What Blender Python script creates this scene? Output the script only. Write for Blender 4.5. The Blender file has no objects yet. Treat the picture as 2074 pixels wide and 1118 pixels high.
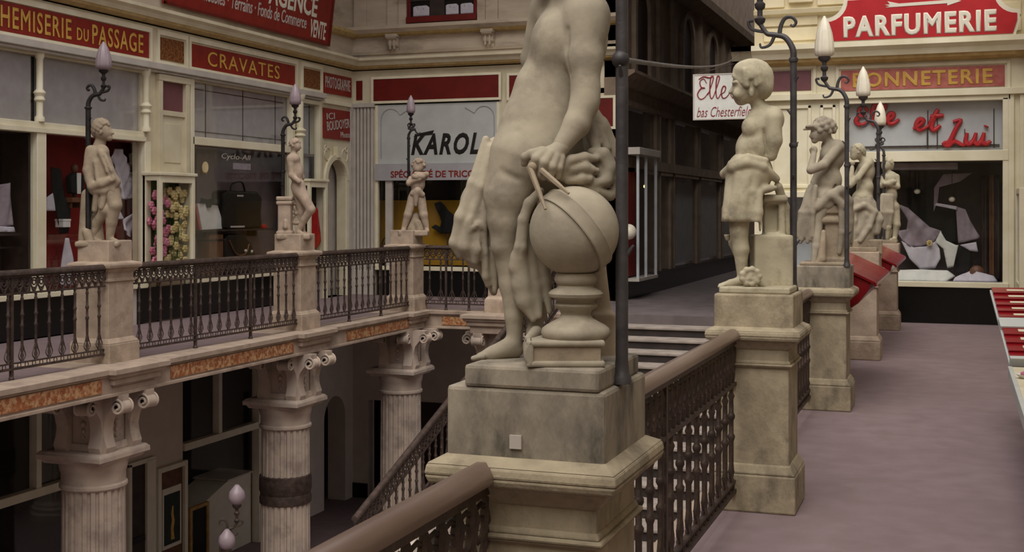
import bpy, bmesh, math, random
import numpy as np
from mathutils import Vector, Matrix, Euler

S = bpy.context.scene
COL = S.collection
random.seed(7)
PI = math.pi

# ------------------------------------------------------------------ camera, sky, sun, exposure
YAW = math.atan(903 / 2500.0)          # the galleries run along +Y, the lens is turned a little towards the void
SN, CS = math.sin(YAW), math.cos(YAW)
EYE = 1.75
cam = bpy.data.objects.new('camera', bpy.data.cameras.new('camera'))
COL.objects.link(cam)
cam.location = (0, 0, EYE)
cam.rotation_euler = (PI / 2, 0, YAW)
cam.data.sensor_width = 36.0
cam.data.lens = 36.0 * 2500 / 2074
cam.data.shift_y = -134 / 2074.0
cam.data.clip_start = 0.05
S.camera = cam

world = bpy.data.worlds.new('sky')
S.world = world
world.use_nodes = True
wn = world.node_tree.nodes
wn['Background'].inputs[0].default_value = (0.80, 0.76, 0.80, 1)
wn['Background'].inputs[1].default_value = 1.1

sun_d = bpy.data.lights.new('sun', 'SUN')
sun_d.energy = 3.5
sun_d.angle = math.radians(58)
sun_d.color = (1.0, 0.97, 0.89)
sun = bpy.data.objects.new('sun', sun_d)
COL.objects.link(sun)
sun.rotation_euler = Vector((-0.08, 0.50, -0.86)).to_track_quat('-Z', 'Y').to_euler()

S.view_settings.view_transform = 'Standard'
S.view_settings.look = 'None'
S.view_settings.exposure = -0.15
S.view_settings.gamma = 1.0
S.view_settings.use_curve_mapping = False
# ------------------------------------------------------------------ materials
def lin(h):
    c = [int(h[i:i + 2], 16) / 255 for i in (0, 2, 4)]
    return tuple(x / 12.92 if x <= 0.04045 else ((x + 0.055) / 1.055) ** 2.4 for x in c) + (1,)

def _new(name):
    m = bpy.data.materials.new(name)
    m.use_nodes = True
    nt = m.node_tree
    return m, nt, nt.nodes['Principled BSDF']

def mat(name, c1, c2=None, scale=6, rough=0.6, bump=0.0, metal=0.0, stretch=(1, 1, 1), lo=0.35, hi=0.65, c3=None, scale3=1.2, detail=6, spec=0.4):
    """two noise-mixed tones and, with c3, a third one in large worn patches"""
    m, nt, b = _new(name)
    b.inputs['Roughness'].default_value = rough
    b.inputs['Metallic'].default_value = metal
    b.inputs['Specular IOR Level'].default_value = spec
    if c2 is None:
        b.inputs['Base Color'].default_value = lin(c1)
        return m
    N, L = nt.nodes, nt.links
    tc = N.new('ShaderNodeTexCoord')
    mp = N.new('ShaderNodeMapping'); mp.inputs['Scale'].default_value = stretch
    L.new(tc.outputs['Object'], mp.inputs['Vector'])
    nz = N.new('ShaderNodeTexNoise'); nz.inputs['Scale'].default_value = scale; nz.inputs['Detail'].default_value = detail
    L.new(mp.outputs[0], nz.inputs['Vector'])
    rp = N.new('ShaderNodeValToRGB')
    rp.color_ramp.elements[0].position = lo; rp.color_ramp.elements[0].color = lin(c1)
    rp.color_ramp.elements[1].position = hi; rp.color_ramp.elements[1].color = lin(c2)
    L.new(nz.outputs['Fac'], rp.inputs[0])
    out = rp.outputs[0]
    if c3:
        n3 = N.new('ShaderNodeTexNoise'); n3.inputs['Scale'].default_value = scale3; n3.inputs['Detail'].default_value = 8; n3.inputs['Roughness'].default_value = 0.65
        L.new(mp.outputs[0], n3.inputs['Vector'])
        r3 = N.new('ShaderNodeValToRGB')
        r3.color_ramp.elements[0].position = 0.50; r3.color_ramp.elements[0].color = (0, 0, 0, 1)
        r3.color_ramp.elements[1].position = 0.66; r3.color_ramp.elements[1].color = (0.85, 0.85, 0.85, 1)
        L.new(n3.outputs['Fac'], r3.inputs[0])
        mx = N.new('ShaderNodeMix'); mx.data_type = 'RGBA'
        L.new(r3.outputs[0], mx.inputs[0]); L.new(out, mx.inputs[6]); mx.inputs[7].default_value = lin(c3)
        out = mx.outputs[2]
    L.new(out, b.inputs['Base Color'])
    if bump:
        n2 = N.new('ShaderNodeTexNoise'); n2.inputs['Scale'].default_value = scale * 5; n2.inputs['Detail'].default_value = 8
        L.new(mp.outputs[0], n2.inputs['Vector'])
        bp = N.new('ShaderNodeBump'); bp.inputs['Strength'].default_value = bump; bp.inputs['Distance'].default_value = 0.02
        L.new(n2.outputs['Fac'], bp.inputs['Height']); L.new(bp.outputs[0], b.inputs['Normal'])
    return m

def glass(name, tint='ffffff', gloss=0.14):
    m = bpy.data.materials.new(name); m.use_nodes = True
    nt = m.node_tree; N, L = nt.nodes, nt.links
    N.remove(N['Principled BSDF'])
    t = N.new('ShaderNodeBsdfTransparent'); t.inputs[0].default_value = lin(tint)
    g = N.new('ShaderNodeBsdfGlossy'); g.inputs['Roughness'].default_value = 0.03
    lw = N.new('ShaderNodeLayerWeight'); lw.inputs['Blend'].default_value = 0.5
    pw = N.new('ShaderNodeMath'); pw.operation = 'POWER'; pw.inputs[1].default_value = 3.0
    ml = N.new('ShaderNodeMath'); ml.operation = 'MULTIPLY_ADD'; ml.inputs[1].default_value = gloss * 2.5; ml.inputs[2].default_value = gloss * 0.16
    mx = N.new('ShaderNodeMixShader')
    L.new(lw.outputs['Facing'], pw.inputs[0]); L.new(pw.outputs[0], ml.inputs[0])
    L.new(ml.outputs[0], mx.inputs[0]); L.new(t.outputs[0], mx.inputs[1]); L.new(g.outputs[0], mx.inputs[2])
    L.new(mx.outputs[0], N['Material Output'].inputs[0])
    return m

def glow(name, c, e):
    m, nt, b = _new(name)
    b.inputs['Base Color'].default_value = lin(c)
    b.inputs['Emission Color'].default_value = lin(c); b.inputs['Emission Strength'].default_value = e
    return m

M = {}
M['statue'] = mat('carved_limestone', '968c7b', 'aea38f', 7, 0.85, 0.09, c3='83786a', scale3=4.2)
M['statue2'] = mat('pale_carved_limestone', 'a69d86', 'bdb399', 7, 0.85, 0.10, c3='7f7460', scale3=4.0)
M['statue3'] = mat('weathered_limestone', '93836f', 'ab9b85', 8, 0.9, 0.12, c3='6c5f50', scale3=4.0)
M['ped'] = mat('pedestal_limestone', '938670', 'aa9c83', 7, 0.9, 0.3, c3='665c4e', scale3=3.0, stretch=(1.3, 1.3, .8))
M['ped_stain'] = mat('stained_limestone', '9c9180', '7d7468', 6, 0.9, 0.3, c3='423e36', scale3=3.4, stretch=(1.5, 1.5, .6))
M['ped_left'] = mat('rosy_limestone', 'a08d7c', 'b6a28f', 6, 0.9, 0.2, c3='867563', scale3=2.4)
M['column'] = mat('column_stone', 'ad9c90', 'bdab9b', 4, 0.85, 0.12, c3='8d7e74', scale3=2.5)
M['iron'] = mat('old_cast_iron', '3d322d', '54453c', 12, 0.5, 0.2, 0.35)
M['iron_left'] = mat('rusty_brown_iron', '382c26', '50403a', 14, 0.6, 0.2, 0.2)
M['iron_lamp'] = mat('grey_painted_iron', '3c393a', '524e50', 10, 0.5, 0.1, 0.3)
M['rail'] = mat('worn_handrail', '6b564a', '87746a', 5, 0.3, 0.08, 0.25, stretch=(1, .15, 1))
M['floor'] = mat('terrazzo_floor', '7d6b6c', '867476', 5, 0.85, 0.06, c3='796768', scale3=0.5)
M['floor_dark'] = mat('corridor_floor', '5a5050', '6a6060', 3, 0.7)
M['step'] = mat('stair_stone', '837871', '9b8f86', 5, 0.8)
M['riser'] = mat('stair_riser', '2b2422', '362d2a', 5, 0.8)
M['cream'] = mat('cream_paint', 'c8bda0', 'd6ccb0', 3, 0.6, 0.03)
M['cream2'] = mat('bright_cream_paint', 'd9d0b2', 'e6dec4', 3, 0.6, 0.03)
M['pale'] = mat('pale_grey_paint', 'b3aba2', 'c0b8ae', 4, 0.6)
M['gold'] = mat('ochre_gilding', '9a773c', 'b08d50', 8, 0.5)
M['gilt'] = mat('dull_gilded_moulding', 'a98c58', 'bda36e', 8, 0.5)
M['gold_text'] = mat('gold_leaf_letters', 'c2953f', 'd1a850', 10, 0.45)
M['red'] = mat('oxblood_signboard', '7a1d14', '8a2419', 6, 0.45)
M['red_dark'] = mat('dark_red_signboard', '5e120c', '6c1812', 3, 0.4)
M['red_brown'] = mat('brown_ornament_panel', '5c2c16', '8a5a28', 26, 0.6, lo=.4, hi=.62)
M['red_bright'] = mat('bright_red_enamel', 'a8141a', 'b51b20', 5, 0.4)
M['rose'] = mat('faded_rose_signboard', 'a0504a', 'b56a60', 9, 0.5)
M['white'] = mat('sign_white', 'd9d3bd', 'e2dcc8', 5, 0.5)
M['text_white'] = mat('sign_letter_white', 'dcd6c4')
M['stone_up'] = mat('facade_stone', 'b0a18e', 'bfb09b', 3, 0.9, 0.15, c3='8a7b6b', scale3=1.2, stretch=(.5, .5, 2))
M['stone_warm'] = mat('bright_facade_stone', 'cdbf9c', 'ddd0ae', 3, 0.85, 0.06)
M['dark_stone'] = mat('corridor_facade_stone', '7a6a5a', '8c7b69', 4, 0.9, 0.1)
M['fascia'] = mat('white_fascia', 'b4b6b2', 'bfc1bd', 3, 0.5)
M['fascia_grey'] = mat('grey_fascia', 'a09da0', 'aaa7a9', 3, 0.5)
M['black'] = mat('black_gloss_paint', '0c0d0b', None, rough=0.25)
M['ink'] = mat('black_letter', '14110e')
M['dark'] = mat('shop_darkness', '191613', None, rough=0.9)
M['brown_dark'] = mat('dark_brown_wood', '2c211b', '3a2c24', 6, 0.6)
M['marble'] = mat('orange_marble', '8f5230', 'c09a72', 22, 0.5, detail=10, lo=.42, hi=.6, c3='a5603a', scale3=5)
M['entab'] = mat('gallery_edge_stone', 'a08d7e', 'b09c8b', 5, 0.85, 0.1, c3='867468', scale3=2)
M['lowwall'] = mat('lower_wall_plaster', 'cabeb0', 'd4c8ba', 3, 0.85)
M['glass'] = glass('shop_window_glass')
M['glass_sky'] = glass('upper_pane_glass', 'ffffff', 0.16)
M['blind'] = mat('grey_window_blind', '9b9694', 'a5a09e', 6, 0.8)
M['blind_blue'] = mat('blue_grey_window_blind', 'b3b7bb', 'c0c3c4', 4, 0.8)
M['blind_pale'] = mat('pale_window_blind', 'a7a8a8', 'b2b2b1', 4, 0.8)
M['red_cloth'] = mat('red_display_backdrop', '6d0d08', '7d140c', 4, 0.85)
M['wine'] = mat('wine_red_glass', '6a4146', '75494d', 4, 0.4)
M['mauve'] = mat('mauve_display_backdrop', '6c6060', '7a6d6c', 4, 0.85)
M['yellow'] = mat('ochre_yellow_backdrop', '9a7313', 'a67c18', 3, 0.8)
M['shirt'] = mat('white_cotton', 'bdb8c2', 'cbc6cd', 9, 0.9)
M['shirt_white'] = mat('bleached_cotton', 'cfcfc8', 'dad9d2', 9, 0.9)
M['lilac'] = mat('lilac_grey_wool', '8d8189', '9b8e95', 12, 0.95)
M['black_cloth'] = mat('black_wool', '10120f', '191a16', 12, 0.9)
M['leather'] = mat('black_leather', '141210', '221c18', 12, 0.35)
M['tan'] = mat('brown_leather', '5a3a24', '6c4830', 8, 0.5)
M['pink'] = mat('pink_petals', 'a8506a', 'cf8a9c', 14, 0.8)
M['yellow_f'] = mat('yellow_petals', 'b8a468', 'd2c290', 14, 0.8)
M['leaf'] = mat('flower_leaves', '3d4a28', '5a6635', 14, 0.8)
M['shade'] = mat('frosted_lamp_glass', 'd6cdb9', 'e6decb', 8, 0.35)
M['shade_l'] = mat('frosted_mauve_lamp_glass', '85757b', '928288', 8, 0.35)
M['bulb'] = glow('warm_bulb', 'ffd27a', 6.0)
M['neon'] = mat('red_script_letters', 'a81420', 'bb1c27', 4, 0.4)
M['script'] = mat('dark_red_script', '7e1a22', '8c222a', 4, 0.5)
M['red_gloss'] = mat('glossy_red_lacquer', '7a1018', '8a141d', 5, 0.22)
M['skyglass'] = glass('skylight_glass', 'ffffff', 0.05)
M['paper'] = mat('pale_paper', 'c9bfa4', 'd5ccb2', 6, 0.8)
M['green_poster'] = mat('dark_green_poster', '14221c', '1d2e25', 8, 0.5)

# ------------------------------------------------------------------ object helpers
def wloc(o):
    v = Vector((0, 0, 0))
    while o is not None:
        v += o.location; o = o.parent
    return v

def link(name, me, parent=None):
    o = bpy.data.objects.new(name, me)
    COL.objects.link(o)
    if parent is not None: o.parent = parent
    return o

def thing(name, label, cat, loc=(0, 0, 0), rotz=0.0, group=None):
    o = bpy.data.objects.new(name, None); COL.objects.link(o)
    o.empty_display_size = 0.1
    o.location = loc; o.rotation_euler = (0, 0, rotz)
    o['label'] = label; o['category'] = cat
    if group: o['group'] = group
    return o

def tag(o, label, cat, group=None):
    o['label'] = label; o['category'] = cat
    if group: o['group'] = group
    return o

def struct(o):
    o['kind'] = 'structure'
    return o

def copy_tree(o, parent=None):
    c = o.copy(); COL.objects.link(c)
    if parent is not None: c.parent = parent
    for ch in list(o.children): copy_tree(ch, c)
    return c

class MB:
    """collects shapes; build() links them as one mesh object"""
    def __init__(self): self.v = []; self.f = []
    def add(self, vs, fs):
        n = len(self.v); self.v += [tuple(p) for p in vs]; self.f += [tuple(i + n for i in f) for f in fs]; return self
    def hexa(self, p):
        return self.add(p, [(0, 3, 2, 1), (4, 5, 6, 7), (0, 1, 5, 4), (1, 2, 6, 5), (2, 3, 7, 6), (3, 0, 4, 7)])
    def box(self, x0, x1, y0, y1, z0, z1, fr=None):
        p = [(x0, y0, z0), (x1, y0, z0), (x1, y1, z0), (x0, y1, z0), (x0, y0, z1), (x1, y0, z1), (x1, y1, z1), (x0, y1, z1)]
        return self.hexa([fr(*q) for q in p] if fr else p)
    def frustum(self, c, a0, b0, z0, a1, b1, z1):
        x, y = c
        return self.hexa([(x - a0, y - b0, z0), (x + a0, y - b0, z0), (x + a0, y + b0, z0), (x - a0, y + b0, z0), (x - a1, y - b1, z1), (x + a1, y - b1, z1), (x + a1, y + b1, z1), (x - a1, y + b1, z1)])
    def prism(self, poly, w0, w1, fr):
        n = len(poly)
        vs = [fr(a, b, w0) for a, b in poly] + [fr(a, b, w1) for a, b in poly]
        fs = [tuple(range(n - 1, -1, -1)), tuple(range(n, 2 * n))] + [(i, (i + 1) % n, n + (i + 1) % n, n + i) for i in range(n)]
        return self.add(vs, fs)
    def lathe(self, prof, c=(0, 0, 0), n=16, fr=None, ang=None):
        vs = []; fs = []
        for r, z in prof:
            for i in range(n):
                a = 2 * PI * (i + .5) / n
                rr = r * ang(a) if ang else r
                p = (rr * math.cos(a), rr * math.sin(a), z)
                if fr: p = fr(*p)
                vs.append((p[0] + c[0], p[1] + c[1], p[2] + c[2]))
        m = len(prof)
        for j in range(m - 1):
            for i in range(n):
                fs.append((j * n + i, j * n + (i + 1) % n, (j + 1) * n + (i + 1) % n, (j + 1) * n + i))
        fs.append(tuple(range(n - 1, -1, -1))); fs.append(tuple((m - 1) * n + i for i in range(n)))
        return self.add(vs, fs)
    def tube(self, pts, r, n=8, cap=True, closed=False, flat=1.0, up=None):
        pts = [Vector(p) for p in pts]; k = len(pts)
        rs = r if isinstance(r, (list, tuple)) else [r] * k
        vs = []; fs = []; prev = None
        for i, p in enumerate(pts):
            a = pts[(i - 1) % k] if closed else pts[max(i - 1, 0)]
            b = pts[(i + 1) % k] if closed else pts[min(i + 1, k - 1)]
            t = (b - a)
            t = t.normalized() if t.length > 1e-9 else Vector((0, 0, 1))
            ref = Vector(up) if up else (prev if prev is not None else (Vector((0, 0, 1)) if abs(t.z) < .9 else Vector((1, 0, 0))))
            s = ref - t * ref.dot(t)
            if s.length < 1e-6: s = Vector((0, 1, 0)) - t * t.y
            s.normalize(); prev = s; q = t.cross(s)
            for j in range(n):
                an = 2 * PI * j / n
                vs.append(p + s * (math.cos(an) * rs[i]) + q * (math.sin(an) * rs[i] * flat))
        m = k if closed else k - 1
        for i in range(m):
            i2 = (i + 1) % k
            for j in range(n): fs.append((i * n + j, i * n + (j + 1) % n, i2 * n + (j + 1) % n, i2 * n + j))
        if cap and not closed:
            fs.append(tuple(range(n - 1, -1, -1))); fs.append(tuple((k - 1) * n + j for j in range(n)))
        return self.add(vs, fs)
    def ring(self, c, r, rr, ax, ay, n=10, m=5, sx=1.0):
        c = Vector(c); ax = Vector(ax); ay = Vector(ay)
        pts = [c + ax * (r * sx * math.cos(2 * PI * i / n)) + ay * (r * math.sin(2 * PI * i / n)) for i in range(n)]
        return self.tube(pts, rr, m, closed=True, up=tuple(ax.cross(ay)))
    def ball(self, c, r, n=12, m=7):
        rx, ry, rz = r if isinstance(r, (tuple, list)) else (r, r, r)
        vs = [(c[0], c[1], c[2] - rz)]; fs = []
        for j in range(1, m):
            t = -PI / 2 + PI * j / m
            for i in range(n):
                a = 2 * PI * i / n
                vs.append((c[0] + rx * math.cos(t) * math.cos(a), c[1] + ry * math.cos(t) * math.sin(a), c[2] + rz * math.sin(t)))
        vs.append((c[0], c[1], c[2] + rz)); top = len(vs) - 1
        for i in range(n):
            fs.append((0, 1 + (i + 1) % n, 1 + i))
            for j in range(m - 2):
                a = 1 + j * n
                fs.append((a + i, a + (i + 1) % n, a + n + (i + 1) % n, a + n + i))
            a = 1 + (m - 2) * n
            fs.append((a + i, a + (i + 1) % n, top))
        return self.add(vs, fs)
    def mesh(self, name, m, off=Vector((0, 0, 0)), smooth=None):
        me = bpy.data.meshes.new(name)
        me.from_pydata([(p[0] - off[0], p[1] - off[1], p[2] - off[2]) for p in self.v], [], self.f)
        bm = bmesh.new(); bm.from_mesh(me)
        bmesh.ops.recalc_face_normals(bm, faces=bm.faces)
        bm.to_mesh(me); bm.free()
        me.materials.append(m)
        if smooth is not None:
            me.shade_smooth(); me.set_sharp_from_angle(angle=math.radians(smooth))
        return me
    def build(self, name, m, parent=None, smooth=None, bevel=0.0, local=False):
        """world coordinates unless local"""
        off = Vector((0, 0, 0)) if (parent is None or local) else wloc(parent)
        o = link(name, self.mesh(name, m, off, smooth), parent)
        if bevel:
            b = o.modifiers.new('bevel', 'BEVEL'); b.width = bevel; b.segments = 2; b.limit_method = 'ANGLE'; b.angle_limit = math.radians(40)
        return o

def FL(u, v, w): return (-11.8 + w, u, v)         # left shop wall: u along the gallery, v up, w out into the gallery
def FE(u, v, w): return (u, 22.96 - w, v)         # end wall across the void
def FP(u, v, w): return (u, 20.15 - w, v)         # end wall of the right gallery
def FC(u, v, w): return (-6.1 + w, u, v)          # left side of the far corridor
def FR(u, v, w): return (0.95 - w, u, v)          # right wall

ROT = {'L': Matrix(((0, 0, 1), (1, 0, 0), (0, 1, 0))), 'E': Matrix(((1, 0, 0), (0, 0, -1), (0, 1, 0)))}

def lettering(txt, size, rot, pos, m, parent, name='lettering', sx=1.0, bold=0.0, shear=0.0, depth=0.004, spacing=1.0, width=None, height=None, tilt=0.0, roll=0.0):
    """raised letters as one flat mesh; pos is the middle of the word"""
    cu = bpy.data.curves.new('txt', 'FONT')
    cu.body = txt; cu.size = size; cu.extrude = depth; cu.offset = min(bold, 0); cu.bevel_depth = max(bold, 0); cu.bevel_resolution = 0; cu.shear = shear; cu.space_character = spacing
    cu.align_x = 'CENTER'; cu.align_y = 'CENTER'; cu.resolution_u = 3
    o = bpy.data.objects.new('txt', cu); COL.objects.link(o)
    bpy.context.view_layer.update()
    me = bpy.data.meshes.new_from_object(o.evaluated_get(bpy.context.evaluated_depsgraph_get()))
    bpy.data.objects.remove(o); bpy.data.curves.remove(cu)
    n = len(me.vertices); co = np.empty(n * 3); me.vertices.foreach_get('co', co); co = co.reshape(-1, 3)
    mn, mx = co.min(0), co.max(0); co[:, :2] -= ((mn + mx) / 2)[:2]
    if width: co[:, 0] *= width / (mx[0] - mn[0])
    else: co[:, 0] *= sx
    if height: co[:, 1] *= height / (mx[1] - mn[1])
    co[:, 2] *= .006 / max(1e-6, mx[2] - mn[2])
    R = np.array(ROT[rot]) if isinstance(rot, str) else np.array(rot)
    if roll:
        c, s = math.cos(roll), math.sin(roll); R = R @ np.array(((c, -s, 0), (s, c, 0), (0, 0, 1)))
    if tilt:
        c, s = math.cos(tilt), math.sin(tilt); R = R @ np.array(((1, 0, 0), (0, c, -s), (0, s, c)))
    co = co @ R.T + np.array(pos) - (np.array(wloc(parent)) if parent is not None else 0)
    me.vertices.foreach_set('co', co.ravel()); me.update()
    me.materials.clear(); me.materials.append(m)
    return link(name, me, parent)

def smoothpath(pts, k=5):
    P = [Vector(p) for p in pts]; out = []
    for i in range(len(P) - 1):
        a = P[max(i - 1, 0)]; b = P[i]; c = P[i + 1]; d = P[min(i + 2, len(P) - 1)]
        for j in range(k):
            t = j / k
            out.append(0.5 * ((2 * b) + (c - a) * t + (2 * a - 5 * b + 4 * c - d) * t * t + (3 * b - a - 3 * c + d) * t ** 3))
    out.append(P[-1]); return out

def strokes(name, polys, fr, w, r, m, parent):
    """handwritten lettering: each polyline (u, v) becomes a round stroke standing on the sign face"""
    mb = MB()
    for p in polys:
        q = smoothpath([(a, b, 0) for a, b in p], 5)
        n = len(q)
        mb.tube([fr(x.x, x.y, w) for x in q], [r * (0.65 + 0.5 * math.sin(PI * (i + .5) / n)) for i in range(n)], 6)
    return mb.build(name, m, parent, smooth=60)

def cloth(name, poly, fr, w, m, parent=None, amp=0.02, fu=9.0, fv=3.0, thick=0.012, tilt=0.0, cuts=4, seed=0):
    """a hanging or folded piece of fabric: outline in wall coordinates, rippled, with real thickness"""
    bm = bmesh.new()
    vs = [bm.verts.new((a, b, 0)) for a, b in poly]
    f = bm.faces.new(vs)
    bmesh.ops.triangulate(bm, faces=[f])
    for _ in range(cuts):
        es = [e for e in bm.edges if e.calc_length() > 0.05]
        if not es: break
        bmesh.ops.subdivide_edges(bm, edges=es, cuts=1, use_grid_fill=True)
        bmesh.ops.triangulate(bm, faces=bm.faces[:])
    cu = sum(a for a, b in poly) / len(poly); cv = sum(b for a, b in poly) / len(poly)
    off = wloc(parent) if parent is not None else Vector((0, 0, 0))
    for v in bm.verts:
        a, b = v.co.x, v.co.y
        d = amp * (math.sin(fu * (a - cu) + fv * (b - cv) + seed) + 0.5 * math.sin(2.3 * fu * (a - cu) - 1.7 * fv * (b - cv) + 2 * seed)) + tilt * (b - cv)
        v.co = Vector(fr(a, b, w + d)) - off
    bmesh.ops.recalc_face_normals(bm, faces=bm.faces)
    me = bpy.data.meshes.new(name); bm.to_mesh(me); bm.free(); me.materials.append(m); me.shade_smooth()
    o = link(name, me, parent)
    so = o.modifiers.new('thickness', 'SOLIDIFY'); so.thickness = thick; so.offset = 0
    return o

# ------------------------------------------------------------------ carving: smooth union of tapered limbs, meshed with surface nets
class Carve:
    def __init__(self, P, S_): self.P = P; self.k = S_; self.a = []
    def rc(self, p, r, q, r2, k=6):                       # tapered limb from p to q (picture-scale units of this statue)
        self.a.append(('rc', self.P(*p), r * self.k, self.P(*q), r2 * self.k, k * self.k, 1)); return self
    def chain(self, pts, k=6):
        for (p, r), (q, r2) in zip(pts[:-1], pts[1:]): self.rc(p, r, q, r2, k)
        return self
    def el(self, c, r, k=8, tilt=0.0):                    # ellipsoid: r = across, deep, high; tilt leans the top to the right
        self.a.append(('el', self.P(*c), np.array(r) * self.k, tilt, None, k * self.k, 1)); return self
    def bx(self, c, h, rad=2, k=3, rz=0.0):
        self.a.append(('bx', self.P(*c), np.array(h) * self.k, rad * self.k, rz, k * self.k, 1)); return self
    def curls(self, c, r, n, sz, k=2.0, hmin=-.5, face=None):  # locks spread over the skull; face = bearing left free
        for i in range(n):
            a = i * 2.39996; h = 1 - (1 - hmin) * (i + .5) / n; q = math.sqrt(max(0, 1 - h * h))
            x, y = q * math.cos(a), q * math.sin(a)
            if face is not None and h < .35 and x * math.cos(face) + y * math.sin(face) > .45: continue
            self.el((c[0] + r[0] * x, c[1] - r[2] * h, c[2] + r[1] * y), (sz, sz, sz * .9), k)
        return self
    def cut(self, k=3):                                   # turn the last shape into a groove
        t = list(self.a[-1]); t[6] = -1; t[5] = k * self.k; self.a[-1] = tuple(t); return self
    def build(self, name, m, vox, parent, smooth_it=1, fold=None):
        lo = np.full(3, 1e9); hi = -lo
        for t in self.a:
            if t[6] < 0: continue
            if t[0] == 'rc': b = [(t[1] - t[2], t[1] + t[2]), (t[3] - t[4], t[3] + t[4])]
            else:
                R = float(np.max(t[2])) * 1.2 if (t[0] == 'bx' or t[3]) else None
                e = np.array([R] * 3) if R else t[2]
                b = [(t[1] - e, t[1] + e)]
            for x, y in b: lo = np.minimum(lo, x); hi = np.maximum(hi, y)
        lo -= 3 * vox; hi += 3 * vox
        n = np.ceil((hi - lo) / vox).astype(int) + 1
        D = np.full(n, 10.0, np.float32)
        ax = [lo[i] + np.arange(n[i]) * vox for i in range(3)]
        for t in self.a:
            k = max(t[5], 1e-6)
            if t[0] == 'rc': b0 = np.minimum(t[1] - t[2], t[3] - t[4]); b1 = np.maximum(t[1] + t[2], t[3] + t[4])
            else:
                e = np.array([float(np.max(t[2])) * 1.75] * 3); b0 = t[1] - e; b1 = t[1] + e
            i0 = np.maximum(((b0 - k - 3 * vox - lo) / vox).astype(int), 0); i1 = np.minimum(((b1 + k + 3 * vox - lo) / vox).astype(int) + 2, n)
            if (i1 <= i0).any(): continue
            sl = tuple(slice(i0[i], i1[i]) for i in range(3))
            X = ax[0][sl[0]][:, None, None]; Y = ax[1][sl[1]][None, :, None]; Z = ax[2][sl[2]][None, None, :]
            if t[0] == 'rc':
                p, q = t[1], t[3]; ba = q - p; L2 = float(ba @ ba) + 1e-12
                h = np.clip(((X - p[0]) * ba[0] + (Y - p[1]) * ba[1] + (Z - p[2]) * ba[2]) / L2, 0, 1)
                d = np.sqrt((X - p[0] - h * ba[0]) ** 2 + (Y - p[1] - h * ba[1]) ** 2 + (Z - p[2] - h * ba[2]) ** 2) - (t[2] + (t[4] - t[2]) * h)
            elif t[0] == 'el':
                x, y, z = X - t[1][0], Y - t[1][1], Z - t[1][2]
                if t[3]:
                    c, s = math.cos(t[3]), math.sin(t[3]); x, z = c * x - s * z, s * x + c * z
                r = t[2]
                k0 = np.sqrt((x / r[0]) ** 2 + (y / r[1]) ** 2 + (z / r[2]) ** 2) + 1e-9
                k1 = np.sqrt((x / r[0] ** 2) ** 2 + (y / r[1] ** 2) ** 2 + (z / r[2] ** 2) ** 2) + 1e-9
                d = k0 * (k0 - 1) / k1
            else:
                x, y, z = X - t[1][0], Y - t[1][1], Z - t[1][2]
                if t[4]:
                    c, s = math.cos(t[4]), math.sin(t[4]); x, y = c * x + s * y, -s * x + c * y
                r = t[2] - t[3]
                qx, qy, qz = np.abs(x) - r[0], np.abs(y) - r[1], np.abs(z) - r[2]
                d = np.sqrt(np.maximum(qx, 0) ** 2 + np.maximum(qy, 0) ** 2 + np.maximum(qz, 0) ** 2) + np.minimum(np.maximum(np.maximum(qx, qy), qz), 0) - t[3]
            A = D[sl]
            if t[6] > 0:
                hh = np.maximum(k - np.abs(A - d), 0) / k
                D[sl] = np.minimum(A, d) - hh * hh * k * 0.25
            else:
                hh = np.maximum(k - np.abs(A + d), 0) / k
                D[sl] = np.maximum(A, -d) + hh * hh * k * 0.25
        if fold is not None:
            D = D + fold(ax[0][:, None, None], ax[1][None, :, None], ax[2][None, None, :]).astype(np.float32)
        D[0] = D[-1] = 1; D[:, 0] = D[:, -1] = 1; D[:, :, 0] = D[:, :, -1] = 1
        me = surface_nets(name, D, lo, vox, smooth_it)
        me.materials.append(m); me.shade_smooth()
        return link(name, me, parent)

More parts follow.
